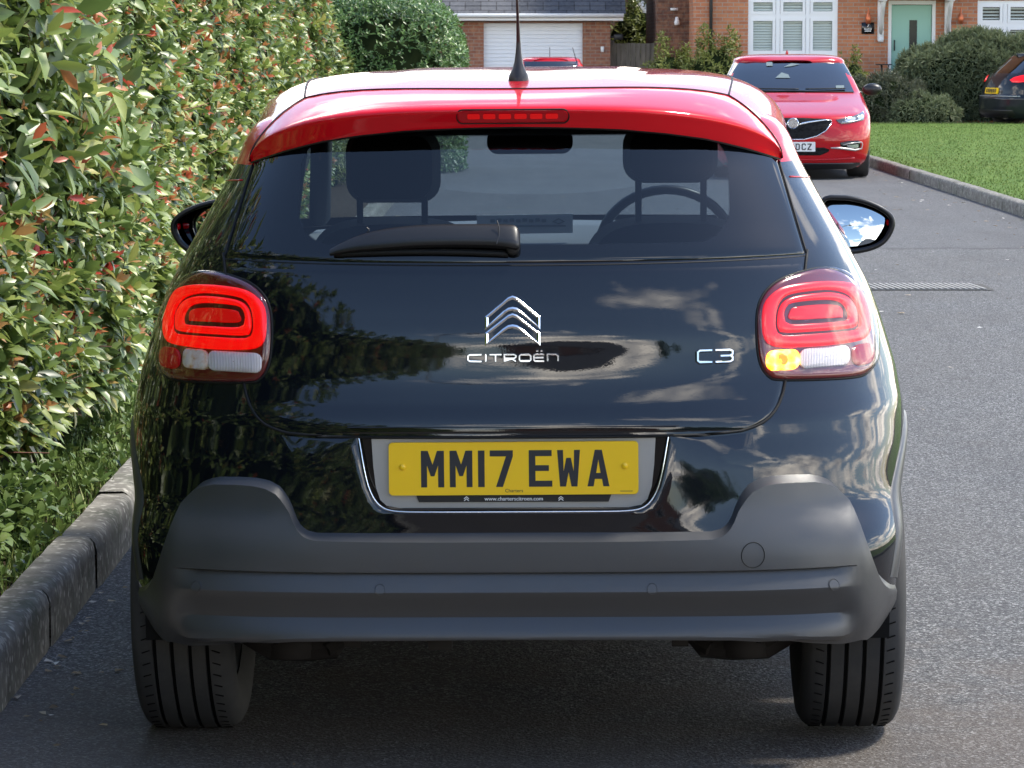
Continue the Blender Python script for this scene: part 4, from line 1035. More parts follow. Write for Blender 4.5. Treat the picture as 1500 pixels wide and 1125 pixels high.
def shoots(n_leaf, C_, A, L0, spread=.75, ratio=.50, tip=.13, red=(.78, 1.0), dark=None):
    "leaves radiating round shoots at C_ with axes A"
    m = len(C_); A = unit(A); rep = n_leaf
    base = np.repeat(C_, rep, 0); ax = np.repeat(A, rep, 0)
    k = np.tile(np.arange(rep), m); ph = np.repeat(rng.uniform(0, 6.28, m), rep)+k*2.4+rng.normal(0, .25, m*rep)
    ref = np.where(np.abs(ax[:, 2:3]) > .9, np.array([[1., 0, 0]]), np.array([[0, 0, 1.]]))
    u = unit(np.cross(ax, ref)); v = np.cross(ax, u)
    rad = u*np.cos(ph)[:, None]+v*np.sin(ph)[:, None]
    f = (k/max(1, rep-1))[:, None]               # 0 lowest .. 1 tip
    D = unit(ax*(.25+.9*f)+rad*spread*(1.15-.6*f)+np.array([[0, 0, -.28]])*(1-f)+rng.normal(0, .12, base.shape))
    Nn = unit(ax*(1.1-.5*f)-rad*(.35+.4*f)+np.array([[0, 0, .35]])+rng.normal(0, .15, base.shape))
    L = L0*np.repeat(rng.uniform(.62, 1.3, m), rep)*(1.1-.35*f[:, 0])*rng.uniform(.8, 1.15, m*rep)
    base = base-ax*(1-f)*L0*.55
    isr = np.repeat(rng.uniform(0, 1, m) < tip, rep)
    tone = np.clip(rng.normal(.36, .17, m*rep)+np.repeat(rng.normal(0, .10, m), rep), 0, .74)
    tone = np.where(isr & (f[:, 0] > .55), red[0]+(red[1]-red[0])*np.repeat(rng.uniform(0, 1, m)**1.6, rep), tone)
    L = np.where(isr & (f[:, 0] > .55), L*.72, L)
    return base, D, Nn, L, L*ratio*rng.uniform(.85, 1.15, m*rep), tone
def cat(*sets): return [np.concatenate([s[i] for s in sets]) for i in range(6)]
# --- long photinia hedge on the left
def hx(y, z):                       # face of the hedge, leans back towards the top, wanders along its length
    b = -1.47-.12*np.clip((z-.9), 0, 2)-.10*np.clip(y-12, 0, 20)/20
    return b+.06*np.sin(y*1.7+z*2)+.05*np.sin(y*.63+1.2)+.04*np.sin(z*5+y*3.1)-.28*np.clip(.55-z, 0, 1)
def face_pts(n, y0, y1, z0, z1):
    y = rng.uniform(y0, y1, n); z = rng.uniform(z0, z1, n); dep = np.abs(rng.normal(0, .085, n))
    c = np.stack([hx(y, z)+.03-dep, y, z], 1); a = np.stack([np.full(n, .85), rng.normal(-.12, .35, n), .55+rng.normal(0, .35, n)], 1)
    return c, a
HT = 2.02
sets = []
c, a = face_pts(4200, 7.2, 14.5, .30, HT); sets.append(shoots(8, c, a, .078, tip=.22))
c, a = face_pts(4800, 14.5, 29, .35, HT); sets.append(shoots(8, c, a, .082, tip=.36))
c, a = face_pts(500, 7.4, 16, .3, 1.1); sets.append(shoots(6, c, a, .07, tip=.7, red=(.74, .95)))
c, a = face_pts(1500, -6, 7.2, .40, HT+.1); sets.append(shoots(7, c, a, .12, tip=.15))
n = 1500; y = rng.uniform(-6, 29, n); x = rng.uniform(-3.4, -1.7, n)
c = np.stack([x, y, HT+rng.normal(0, .05, n)-.10*np.clip(y-22, 0, 10)/7], 1); sets.append(shoots(7, c, np.stack([rng.normal(.2, .3, n), rng.normal(0, .3, n), np.ones(n)], 1), .11, tip=.3))
n = 420; z = rng.uniform(.4, 1.95, n); c = np.stack([rng.uniform(-3.3, -1.6, n), 29+rng.normal(.05, .06, n), z], 1); sets.append(shoots(7, c, np.stack([rng.normal(.2, .3, n), np.ones(n), rng.normal(.4, .3, n)], 1), .10))
n = 300; z = rng.uniform(.4, 1.95, n); c = np.stack([rng.uniform(-3.3, -1.6, n), -6+rng.normal(-.05, .06, n), z], 1); sets.append(shoots(7, c, np.stack([rng.normal(.2, .3, n), -np.ones(n), rng.normal(.4, .3, n)], 1), .12))
# a few large loose shoots standing out near the camera, some bronze and red
n = 90; y = rng.uniform(7.4, 12, n); z = rng.uniform(.9, 1.95, n); c = np.stack([hx(y, z)+rng.uniform(.05, .13, n), y, z], 1)
b_ = shoots(5, c, np.stack([np.ones(n), rng.normal(-.3, .5, n), rng.normal(.6, .3, n)], 1), .10, tip=.30, ratio=.42); sets.append(b_)
n = 60; y = rng.uniform(9.0, 10.8, n); z = rng.uniform(1.05, 1.75, n); c = np.stack([hx(y, z)+rng.uniform(.08, .16, n), y, z], 1)
sets.append(shoots(3, c, np.stack([np.ones(n), rng.normal(-.3, .5, n), rng.normal(.3, .5, n)], 1), .122, tip=.5, ratio=.44, red=(.86, 1.0)))
hedge = empty('photinia_hedge', (-2.2, 11.5, 0)); tag(hedge, 'long glossy hedge with red tipped leaves beside the left kerb', 'hedge')
hedge_off = np.array([[2.2, -11.5, 0]])
Cc_, D_, N_, L_2, W_2, T_2 = cat(*sets)
leaf_mesh('foliage', Cc_+hedge_off, D_, N_, L_2, W_2, T_2, M['photinia_leaf'], parent=hedge)
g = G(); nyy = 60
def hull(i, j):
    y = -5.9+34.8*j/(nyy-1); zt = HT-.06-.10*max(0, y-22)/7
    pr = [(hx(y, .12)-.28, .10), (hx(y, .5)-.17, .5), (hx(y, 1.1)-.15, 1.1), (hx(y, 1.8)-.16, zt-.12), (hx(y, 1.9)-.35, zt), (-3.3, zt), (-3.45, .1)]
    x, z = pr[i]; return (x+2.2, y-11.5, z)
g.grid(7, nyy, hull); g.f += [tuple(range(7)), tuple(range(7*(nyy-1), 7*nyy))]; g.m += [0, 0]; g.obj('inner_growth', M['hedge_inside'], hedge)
g = G()
for k in range(520):
    y = random.uniform(7.2, 20); z = random.uniform(.3, 1.85); x = float(hx(y, z))-.22
    d = Vector((random.uniform(.5, 1), random.gauss(-.1, .5), random.gauss(.7, .4))).normalized(); p = Vector((x, y, z)); L = random.uniform(.18, .36)
    g.tube([p+Vector((2.2, -11.5, 0)), p+d*L*.5+Vector((2.2, -11.5, .01)), p+d*L+Vector((2.2, -11.5, .04))], [.0035, .0026, .0015], 4)
tag(g.obj('twigs', M['twig'], hedge), kind='stuff')
# --- weeds, ivy and grass at the foot of the hedge
n = 650; y = rng.uniform(7.0, 16, n); x = rng.uniform(-1.62, -1.30, n)
w1 = shoots(6, np.stack([x, y, .115+rng.uniform(0, .05, n)], 1), np.stack([rng.normal(0, .3, n), rng.normal(0, .3, n), np.ones(n)], 1), .042, ratio=.6, tip=0)
n = 500; y = rng.uniform(8.2, 10, n); x = rng.uniform(-1.66, -1.40, n)
w2 = shoots(6, np.stack([x, y, .12+rng.uniform(0, .16, n)], 1), np.stack([rng.normal(.3, .3, n), rng.normal(0, .3, n), np.ones(n)], 1), .045, ratio=.7, tip=0)
wd = leaf_mesh('ground_cover', *cat(w1, w2), M['weed_leaf']); tag(wd, kind='stuff')
def blades(name, xs, ys, zs_, h, mat, w=.35):
    n = len(xs); b = np.stack([xs, ys, zs_], 1); a = rng.uniform(0, 6.28, n); d = np.stack([np.cos(a), np.sin(a), np.zeros(n)], 1)
    t = b+np.stack([rng.normal(0, .35, n), rng.normal(0, .35, n), np.ones(n)], 1)*h[:, None]
    V = np.stack([b-d*(h*w*.5)[:, None], b+d*(h*w*.5)[:, None], t], 1).reshape(-1, 3)
    me = bpy.data.meshes.new(name); me.from_pydata(V.tolist(), [], [(3*i, 3*i+1, 3*i+2) for i in range(n)]); me.materials.append(mat)
    at = me.attributes.new('tone', 'FLOAT', 'POINT'); at.data.foreach_set('value', np.repeat(np.clip(rng.normal(.5, .22, n), 0, 1), 3))
    o = bpy.data.objects.new(name, me); C.objects.link(o); tag(o, kind='stuff'); return o
n = 8000; blades('verge_grass', rng.uniform(-1.60, -1.292, n), rng.uniform(7.6, 22, n), np.full(n, .098), rng.uniform(.03, .085, n), M['grass_blade'], .13)
n = 60000; yy = 26+38*rng.uniform(0, 1, n)**1.1; xx = 4.79+rng.uniform(0, 1, n)**1.2*6.5
blades('lawn_blades', xx, yy, np.full(n, .105), rng.uniform(.008, .024, n), M['grass_blade'], .7)

# --- rounded bushes and clipped hedge further off
def bush(name, label, c, rx, ry, rz, nsh, leafL, mat, ratio=.3, power=2.6, nl=6, group=None, tip=0, cat_='bush', lumps=.10, z0=0.1, spread=.75):
    e = empty(name, (c[0], c[1], z0)); tag(e, label, cat_, group)
    th = rng.uniform(0, 2*np.pi, nsh); ph = np.arccos(rng.uniform(-.15, 1, nsh)); rr = 1-np.abs(rng.normal(0, .07, nsh))
    d = np.stack([np.sin(ph)*np.cos(th), np.sin(ph)*np.sin(th), np.cos(ph)], 1)
    k = (np.abs(d)**power).sum(1)**(-1/power)
    lump = 1+lumps*np.sin(d[:, 0]*9+c[0])*np.sin(d[:, 2]*8+1)+lumps*.7*np.sin(d[:, 1]*13+d[:, 0]*6)
    P = d*(k*rr*lump)[:, None]*np.array([[rx, ry, rz]]); P[:, 2] += 0
    keep = P[:, 2] > 0.02; P = P[keep]; d = d[keep]
    leaf_mesh('foliage', *shoots(nl, P, d/np.array([[rx, ry, rz]])+np.array([[0, 0, .5]]), leafL, ratio=ratio, tip=tip, spread=spread), mat, parent=e)
    g = G(); nn = 20
    def f(i, j):
        a = 2*math.pi*i/nn; b = math.pi/2*j/8; v = (math.cos(b)*math.cos(a), math.cos(b)*math.sin(a), math.sin(b)); k = sum(abs(t)**power for t in v)**(-1/power)
        return (v[0]*k*rx*.86, v[1]*k*ry*.86, v[2]*k*rz*.88)
    g.grid(nn, 9, f, closed_u=True); g.obj('inner_growth', M['hedge_inside'], e)
    return e
bush('clipped_hedge', 'tall rounded green hedge at the end of the red tipped hedge, left of the garage', (-2.55, 41.5), 1.95, 1.3, 2.20, 15000, .062, M['laurel_leaf'], ratio=.5, power=7, nl=6, cat_='hedge', lumps=.02, z0=.0)
bush('brown_bush', 'brownish twiggy bush top between the two green hedges on the left', (-2.7, 34.5), 1.0, 1.2, 2.02, 2000, .09, M['yellow_green_leaf'], ratio=.22, power=3, lumps=.06)
bush('lavender_bush', 'large grey green rounded bush in front of the house door', (9.85, 66.6), 2.25, .9, 1.72, 9000, .15, M['grey_green_leaf'], ratio=.16, power=3.0, spread=.35, lumps=.06)
bush('lavender_bush', 'dark low bush behind the wing mirror of the red saloon, left of the large bush', (7.35, 65.0), .95, .7, .92, 1800, .11, M['dark_leaf'], ratio=.2, power=2.6, spread=.4)
bush('lavender_bush', 'small grey green mound at the foot of the large bush, at the lawn edge', (8.0, 64.6), .8, .5, .55, 1200, .10, M['grey_green_leaf'], ratio=.2, power=2.4, spread=.4)
bush('yellow_shrub', 'loose yellow green shrub by the downpipe of the brick house', (4.05, 65.8), .72, .5, 1.62, 1100, .11, M['yellow_green_leaf'], ratio=.3, power=2.1, lumps=.2)
bush('yellow_shrub', 'lower olive shrub in front of the grey fence, next to the garage', (3.15, 66.2), .6, .5, 1.45, 800, .11, M['yellow_green_leaf'], ratio=.3, power=2.1, lumps=.2)
bush('yellow_shrub', 'small shrub just behind the roof of the red saloon, by the house window', (6.85, 66.0), .35, .4, 1.28, 400, .09, M['yellow_green_leaf'], ratio=.3, power=2.1, lumps=.2)
# ------------------------------------------------------------------ houses
def brick(name, c1, c2, mortar, dirt=(.10, .07, .05)):
    q = simple(name, c1, .85, spec=.2); v = q.tc(); s = q.n.new('ShaderNodeSeparateXYZ'); q.l.new(v, s.inputs[0])
    cb = q.n.new('ShaderNodeCombineXYZ'); q.l.new(q.math('ADD', s.outputs[0], s.outputs[1]), cb.inputs[0]); q.l.new(s.outputs[2], cb.inputs[1])
    b = q.n.new('ShaderNodeTexBrick'); q.l.new(cb.outputs[0], b.inputs['Vector'])
    b.inputs['Scale'].default_value = 1.0; b.inputs['Brick Width'].default_value = .225; b.inputs['Row Height'].default_value = .075; b.inputs['Mortar Size'].default_value = .0085; b.inputs['Mortar Smooth'].default_value = .2; b.inputs['Bias'].default_value = -.1
    b.inputs['Color1'].default_value = (*c1, 1); b.inputs['Color2'].default_value = (*c2, 1); b.inputs['Mortar'].default_value = (*mortar, 1)
    col = q.mix(q.ramp(q.noise(.9, 5, .6), [(.4, 0), (.75, .35)]), b.outputs[0], dirt)
    col = q.mix(q.ramp(q.noise(9, 3, .6), [(.4, 0), (.75, .35)]), col, (.55, .30, .16))
    q.set('Base Color', col); q.bump(b.outputs[1], -.4, .008); return q
brick('red_brick', (.54, .205, .095), (.40, .135, .070), (.36, .30, .24))
brick('brown_brick', (.15, .070, .050), (.10, .050, .038), (.14, .11, .09))
brick('garage_brick', (.30, .12, .075), (.20, .080, .055), (.26, .21, .17))
q = simple('roof_slate', (.05, .053, .06), .7, spec=.4); v = q.tc(); b = q.n.new('ShaderNodeTexBrick'); q.l.new(v, b.inputs['Vector']); b.inputs['Scale'].default_value = 1; b.inputs['Brick Width'].default_value = .33; b.inputs['Row Height'].default_value = .28; b.inputs['Mortar Size'].default_value = .012
b.inputs['Color1'].default_value = (.045, .048, .056, 1); b.inputs['Color2'].default_value = (.085, .088, .098, 1); b.inputs['Mortar'].default_value = (.012, .012, .014, 1)
q.set('Base Color', q.mix(q.ramp(q.noise(14, 5), [(.4, 0), (.8, .4)]), b.outputs[0], (.17, .17, .17)))
simple('white_upvc', (.80, .80, .79), .35); simple('white_trim', (.74, .74, .72), .5)
q = simple('garage_door_white', (.74, .76, .78), .5)
q = simple('shutter_slats', (.36, .40, .37), .6)
s_ = q.n.new('ShaderNodeSeparateXYZ'); q.l.new(q.tc(), s_.inputs[0]); fr_ = q.math('FRACT', q.math('MULTIPLY', s_.outputs[2], 11.0))
q.set('Base Color', q.ramp(fr_, [(.10, (.16, .19, .17)), (.3, (.44, .49, .45)), (.85, (.50, .55, .52))]))
simple('slat_white', (.50, .55, .50), .6); simple('shutter_back', (.25, .29, .26), .8); simple('window_dark', (.03, .035, .03), .15)
q = simple('mint_door_paint', (.27, .50, .40), .4)
q = simple('weathered_fence', (.20, .18, .15), .9)
q.set('Base Color', q.ramp(q.noise(5, 5, .6, q.mapping(q.tc(), (3, 3, .4))), [(.3, (.12, .11, .09)), (.7, (.28, .25, .20))]))
simple('copper_lamp', (.55, .16, .07), .35, metal=.6); simple('black_iron', (.015, .015, .015), .5)

def wall(g, x0, x1, z0, z1, y, holes=(), depth=.10):
    xs = sorted({x0, x1, *[h[0] for h in holes], *[h[1] for h in holes]}); zz = sorted({z0, z1, *[h[2] for h in holes], *[h[3] for h in holes]})
    for a, b in zip(xs, xs[1:]):
        for c, d in zip(zz, zz[1:]):
            if any(h[0] <= (a+b)/2 <= h[1] and h[2] <= (c+d)/2 <= h[3] for h in holes): continue
            g.add([(a, y, c), (b, y, c), (b, y, d), (a, y, d)], [(0, 1, 2, 3)])
    for h in holes:
        a, b, c, d = h
        g.add([(a, y, c), (a, y+depth, c), (a, y+depth, d), (a, y, d)], [(0, 1, 2, 3)]); g.add([(b, y+depth, c), (b, y, c), (b, y, d), (b, y+depth, d)], [(0, 1, 2, 3)])
        g.add([(a, y+depth, d), (b, y+depth, d), (b, y, d), (a, y, d)], [(0, 1, 2, 3)]); g.add([(a, y, c), (b, y, c), (b, y+depth, c), (a, y+depth, c)], [(0, 1, 2, 3)])
def window(parent, x0, x1, z0, z1, y, cols, ztr, slats, solid=True):
    g = G(); f = .075; yc = y+.06
    g.box(((x0+x1)/2, yc, z1-f/2), (x1-x0, .07, f)); g.box(((x0+x1)/2, yc, z0+f/2), (x1-x0, .07, f)); g.box((x0+f/2, yc, (z0+z1)/2), (f, .066, z1-z0-2*f)); g.box((x1-f/2, yc, (z0+z1)/2), (f, .066, z1-z0-2*f))
    cw = (x1-x0)/cols
    for k in range(1, cols): g.box((x0+cw*k, yc, (z0+z1)/2), (.085, .062, z1-z0-2*f))
    g.box(((x0+x1)/2, yc, ztr), (x1-x0-2*f, .058, .085))
    w = g.obj('window', M['white_upvc'], parent, False)
    for k in range(cols):
        for (a, b) in ((z0+f, ztr-.04), (ztr+.04, z1-f)):
            g = G(); xa, xb = x0+cw*k+.05, x0+cw*(k+1)-.05
            # casement frame
            for (cxx, cz_, sx_, sz_) in (((xa+xb)/2, a+.03, xb-xa, .06), ((xa+xb)/2, b-.03, xb-xa, .06)): g.box((cxx, yc-.012, cz_), (sx_, .05, sz_))
            for xx in (xa+.03, xb-.03): g.box((xx, yc-.012, (a+b)/2), (.06, .047, b-a-.12))
            g.obj('casement', M['white_upvc'], w, False)
            g = G(); n = int((b-a-.12)/.055)
            g.mi = 0; g.box(((xa+xb)/2, yc+.05, (a+b)/2), (xb-xa-.10, .01, b-a-.10)); g.mi = 1
            for q_ in range(n): g.box(((xa+xb)/2, yc+.03, a+.06+(q_+.5)*(b-a-.12)/n), (xb-xa-.13, .012, .046 if slats else .026), Matrix.Rotation(R(-28), 3, 'X').to_euler())
            g.obj('shutter', [M['shutter_back'] if slats else M['window_dark'], M['slat_white']], w, False)
    g = G(); g.box(((x0+x1)/2, y-.005, z0-.03), (x1-x0+.16, .16, .05), None, .01); g.obj('sill', M['white_trim'], w)
    return w
HY = 68.0; k_ = HY/66
house = empty('brick_house', (8.6, HY, 0)); tag(house, 'red brick house with white windows and mint green door across the lawn', 'house')
def off(parent, loc):  # children are built in world coordinates, so cancel the parent's place
    for ch in parent.children:
        ch.location = (ch.location.x-loc[0], ch.location.y-loc[1], ch.location.z-loc[2])
dx0, dx1 = 7.76, 8.74
w1 = (4.87, 6.72, 1.36, 2.62); w2 = (9.60, 11.9, 1.36, 2.52)
g = G(); wall(g, 3.74, 15.5, 0, 5.6, HY, [w1, w2, (dx0, dx1, 0.0, 2.52)], .12)
g.add([(3.74, HY, 0), (3.74, HY+7, 0), (3.74, HY+7, 5.6), (3.74, HY, 5.6)], [(3, 2, 1, 0)]); g.add([(15.5, HY, 0), (15.5, HY+7, 0), (15.5, HY+7, 5.6), (15.5, HY, 5.6)], [(0, 1, 2, 3)]); g.add([(3.74, HY+7, 0), (15.5, HY+7, 0), (15.5, HY+7, 5.6), (3.74, HY+7, 5.6)], [(0, 1, 2, 3)])
g.obj('wall', M['red_brick'], house, False)
g = G(); g.add([(3.4, HY-.4, 5.5), (15.8, HY-.4, 5.5), (15.8, HY+3.5, 8.2), (3.4, HY+3.5, 8.2)], [(0, 1, 2, 3)]); g.add([(3.4, HY+7.4, 5.5), (15.8, HY+7.4, 5.5), (15.8, HY+3.5, 8.2), (3.4, HY+3.5, 8.2)], [(3, 2, 1, 0)])
g.obj('roof', M['roof_slate'], house, False)
g = G(); wall(g, 3.05, 3.739, 0, 5.3, HY+1.6); g.add([(3.05, HY+1.6, 0), (3.05, HY+7, 0), (3.05, HY+7, 5.3), (3.05, HY+1.6, 5.3)], [(3, 2, 1, 0)]); g.obj('side_wing', M['brown_brick'], house, False)
window(house, *w1, HY, 3, 2.20, True); window(house, *w2, HY, 4, 2.02, False)
g = G(); g.box((dx0+.035, HY+.06, 1.29), (.07, .09, 2.46)); g.box((dx1-.035, HY+.06, 1.29), (.07, .09, 2.46)); g.box((8.25, HY+.06, 2.48), (dx1-dx0-.14, .088, .08)); dfr = g.obj('door_frame', M['white_upvc'], house, False)
g = G(); g.box((8.25, HY+.10, 1.28), (dx1-dx0-.15, .05, 2.3), None, .01); door = g.obj('door', M['mint_door_paint'], house, False)
g = G(); g.box((8.285, HY+.072, 1.62), (.16, .01, 1.0)); g.obj('door_glazing', M['window_dark'], door, False)
g = G(); g.box((dx0+.14, HY+.06, 1.60), (.02, .05, .22)); g.obj('door_handle', M['black_iron'], door)
g = G(); g.box((8.25, HY-.2, .07), (1.3, .42, .14), None, .02); g.obj('door_step', M['paving'], house)
for s, x in ((1, 7.60), (-1, 8.98)):
    g = G(); g.box((x, HY-.05, 2.12), (.13, .10, .86), None, .015); g.box((x, HY-.10, 1.72), (.11, .06, .10), None, .01)
    g.tube([(x, HY-.08, 1.85), (x, HY-.22, 2.1), (x, HY-.42, 2.35), (x, HY-.60, 2.5)], .045, 6); g.box((x, HY-.34, 2.54), (.13, .68, .09), None, .01)
    g.obj('canopy_bracket', M['white_trim'], house)
g = G(); g.box((8.29, HY-.38, 2.70), (1.9, .78, .14), None, .02); g.obj('canopy', M['white_trim'], house)
g = G(); g.tube([(4.10, HY-.06, 0), (4.10, HY-.06, 5.4)], .035, 8)
for z in (.9, 1.9, 2.9): g.box((4.10, HY-.04, z), (.11, .06, .03))
g.obj('downpipe', M['black_iron'], house)
g = G(); g.box((3.42, HY+1.56, 2.36), (.16, .05, .05)); g.obj('alarm_box', M['white_trim'], house)
g = G(); g.lathe([(.03, .12), (.06, .0), (.05, -.05), (.0, -.05)], (3.48, HY+1.52, 2.08), 'Z', 12); g.obj('wall_light', M['white_trim'], house)
for x in (7.34, 9.24):
    g = G(); g.lathe([(.012, .26), (.02, .18), (.06, .10), (.065, .02), (.045, -.05), (.0, -.06)], (x, HY-.12, 2.10), 'Z', 12); g.tube([(x, HY, 2.34), (x, HY-.12, 2.36)], .01, 5); g.obj('wall_lantern', M['copper_lamp'], house)
pq = G(); pq.box((7.34, HY-.012, 1.955), (.26, .02, .24), None, .005); pq = pq.obj('house_sign', M['gloss_black'], house)
WF = lambda yy: (lambda x, z, d=0: Vector((x, yy-d, z)))
g = G(); glyph(g, '7', 7.32, 1.985, .0009, .0009, WF(HY-.0235), .001, None)
for zz, ww in ((1.935, .15), (1.895, .13)):
    n_ = 7
    for k in range(n_): g.box((7.34-ww/2+ww*(k+.5)/n_, HY-.024, zz), (ww/n_*.7, .002, .022 if k % 3 else .03))
g.obj('sign_lettering', M['white_text'], pq, False)
off(house, (8.6, HY, 0))
# iron plant stand beside the door
g = G(); bx_, by_ = 7.62, HY-.55
for a in (0, 2.1, 4.2): g.tube([(bx_+.05*math.cos(a), by_+.05*math.sin(a), .9), (bx_+.11*math.cos(a), by_+.11*math.sin(a), .45), (bx_+.16*math.cos(a), by_+.16*math.sin(a), .0)], .012, 6)
for a in (0, 2.1, 4.2): g.tube([(bx_+.05*math.cos(a), by_+.05*math.sin(a), .9), (bx_+.10*math.cos(a), by_+.10*math.sin(a), 1.2)], .012, 6)
g.lathe([(.001, 1.2), (.17, 1.2), (.17, 1.22), (.001, 1.22)], (bx_, by_, 0), 'Z', 18)
o = g.obj('plant_stand', M['black_iron']); tag(o, 'thin black iron stand to the left of the mint green door', 'plant stand')

# garage
GY = 70.0
gar = empty('garage', (.44, GY, 0)); tag(gar, 'low brick garage with wide white door and dark slate roof beyond the black hatchback', 'garage')
g = G(); wall(g, -3.2, 2.09, 0, 2.2, GY, [(-.60, 1.50, 0, 2.075)], .12); g.add([(2.09, GY, 0), (2.09, GY+6, 0), (2.09, GY+6, 2.2), (2.09, GY, 2.2)], [(0, 1, 2, 3)]); g.add([(-3.2, GY, 0), (-3.2, GY+6, 0), (-3.2, GY+6, 2.2), (-3.2, GY, 2.2)], [(3, 2, 1, 0)]); g.add([(-3.2, GY+6, 0), (2.09, GY+6, 0), (2.09, GY+6, 2.2), (-3.2, GY+6, 2.2)], [(0, 1, 2, 3)])
g.obj('wall', M['garage_brick'], gar, False)
g = G(); n = 26
g.grid(2, n*4+1, lambda i, j: (-.60+2.1*i, GY+.09+(0, .014, .014, .0)[j % 4], 2.075*((j//4)+(0, .06, .90, .96)[j % 4])/n)); g.obj('garage_door', M['garage_door_white'], gar, False)
g = G(); g.box((-.45, GY-.28, 2.19), (5.6, .04, .13)); g.box((-.45, GY-.14, 2.135), (5.6, .27, .02)); g.obj('fascia', M['white_trim'], gar, False)
g = G(); g.tube([(-3.3, GY-.35, 2.235), (2.36, GY-.35, 2.235)], .05, 8); g.obj('gutter', M['white_trim'], gar)
g = G()
nrw = 14
for k in range(nrw):
    y0_ = GY-.38+k*.24; z0_ = 2.27+k*.165
    g.box((-.45, y0_+.14, z0_+.085), (5.7, .32, .014), Matrix.Rotation(math.atan2(.165, .24)-.04, 3, 'X').to_euler())
rfo = g.obj('roof', M['roof_slate'], gar, False)
g = G(); g.add([(-3.3, GY+3.0, 4.5), (2.4, GY+3.0, 4.5), (2.4, GY+6.4, 2.25), (-3.3, GY+6.4, 2.25)], [(0, 1, 2, 3)]); g.add([(2.092, GY, 2.2), (2.092, GY+6, 2.2), (2.092, GY+3, 4.4)], [(0, 1, 2)]); g.obj('roof_back', M['roof_slate'], gar, False)
g = G(); g.box((2.26, GY-.05, 1.78), (.20, .16, .13), None, .02); g.box((2.14, GY+.05, 1.78), (.1, .04, .05)); g.obj('security_light', M['black_iron'], gar)
g = G(); g.box((1.92, GY-.03, 1.52), (.07, .05, .12), None, .01); g.obj('doorbell_box', M['white_trim'], gar)
off(gar, (.44, GY, 0))
# fence between garage and house
fe = empty('fence', (2.9, 70.6, 0)); tag(fe, 'weathered grey wooden fence between the garage and the brick house', 'fence')
g = G()
for k in range(14): g.box((2.18+.105*k, 70.6+(.008 if k % 2 else 0), .83), (.098, .018, 1.64+.01*math.sin(k*5)))
g.obj('boards', M['weathered_fence'], fe, False)
for x in (2.15, 3.68):
    g = G(); g.box((x, 70.66, .85), (.09, .09, 1.72)); g.obj('post', M['weathered_fence'], fe, False)
off(fe, (2.9, 70.6, 0))
# gabled house further behind
fh = empty('gabled_house', (1.5, 92, 0)); tag(fh, 'brick gable with white bargeboard far behind the garage roof', 'house')
bxr = lambda px, Y: (px-750)/4800*Y
bz = lambda py, Y: CAM_H+(72-py)/4800*Y
g = G(); X0, X1 = -2.6, bxr(948, 92)+.0
g.add([(X0, 92, 0), (X1, 92, 0), (X1, 92, bz(38, 92)), ((X0+X1)/2, 92, bz(38, 92)+4.6), (X0, 92, bz(38, 92))], [(0, 1, 2, 3, 4)]); g.add([(X1, 92, 0), (X1, 99, 0), (X1, 99, bz(38, 92)), (X1, 92, bz(38, 92))], [(0, 1, 2, 3)]); g.obj('wall', M['brown_brick'], fh, False)
g = G(); zE = bz(32, 92); g.tube([(X1+.18, 91.8, zE-.05), ((X0+X1)/2, 91.8, zE+4.75)], .10, 4); g.tube([(X0-.18, 91.8, zE-.05), ((X0+X1)/2, 91.8, zE+4.75)], .10, 4); g.box((X1+.28, 91.85, zE-.04), (.36, .2, .14)); g.obj('bargeboard', M['white_trim'], fh, False)
g = G(); g.add([(X1+.3, 91.7, zE+.08), (X1+.3, 99, zE+.08), ((X0+X1)/2, 99, zE+4.95), ((X0+X1)/2, 91.7, zE+4.95)], [(0, 1, 2, 3)]); g.add([(X0-.3, 91.7, zE+.08), (X0-.3, 99, zE+.08), ((X0+X1)/2, 99, zE+4.95), ((X0+X1)/2, 91.7, zE+4.95)], [(3, 2, 1, 0)]); g.obj('roof', M['roof_slate'], fh, False)
off(fh, (1.5, 92, 0))
bush('background_tree', 'pale leafy growth showing above the fence, between garage and brick house', (2.9, 76.0), 1.1, .8, 2.6, 1500, .13, M['yellow_green_leaf'], ratio=.35, power=2.1, lumps=.2, cat_='shrub')

# ------------------------------------------------------------------ other cars
def small_roof(B, zc_tab, zb, y0, y1, mat, parent, n=14):
    zc_ = lerp_tab(zc_tab); g = G()
    def st(y):
        def f(u):
            zz = zb(y); W_ = B.W(zz)+.004
            # plan limits at both ends
            yr_, cr_ = B.YR(zz), B.CR(zz); q_ = max(0, 1-(y-yr_)/cr_); w = W_*(1-min(1, q_)**B.NRf(zz))**(1/B.NRf(zz)) if y < yr_+cr_ else W_
            yf_, cf_ = B.YF(zz), B.CF(zz)
            if y > yf_-cf_: q_ = min(1, max(0, 1-(yf_-y)/cf_)); w = min(w, W_*(1-q_**B.NF)**(1/B.NF))
            return (max(.02, w)*u, y, zz+(zc_(y)-zz)*(1-u**5)**.42)
        return f
    roof_grid(g, [st(y) for y in frange(y0, y1, n)], FR); return g.obj('roof', mat, parent)

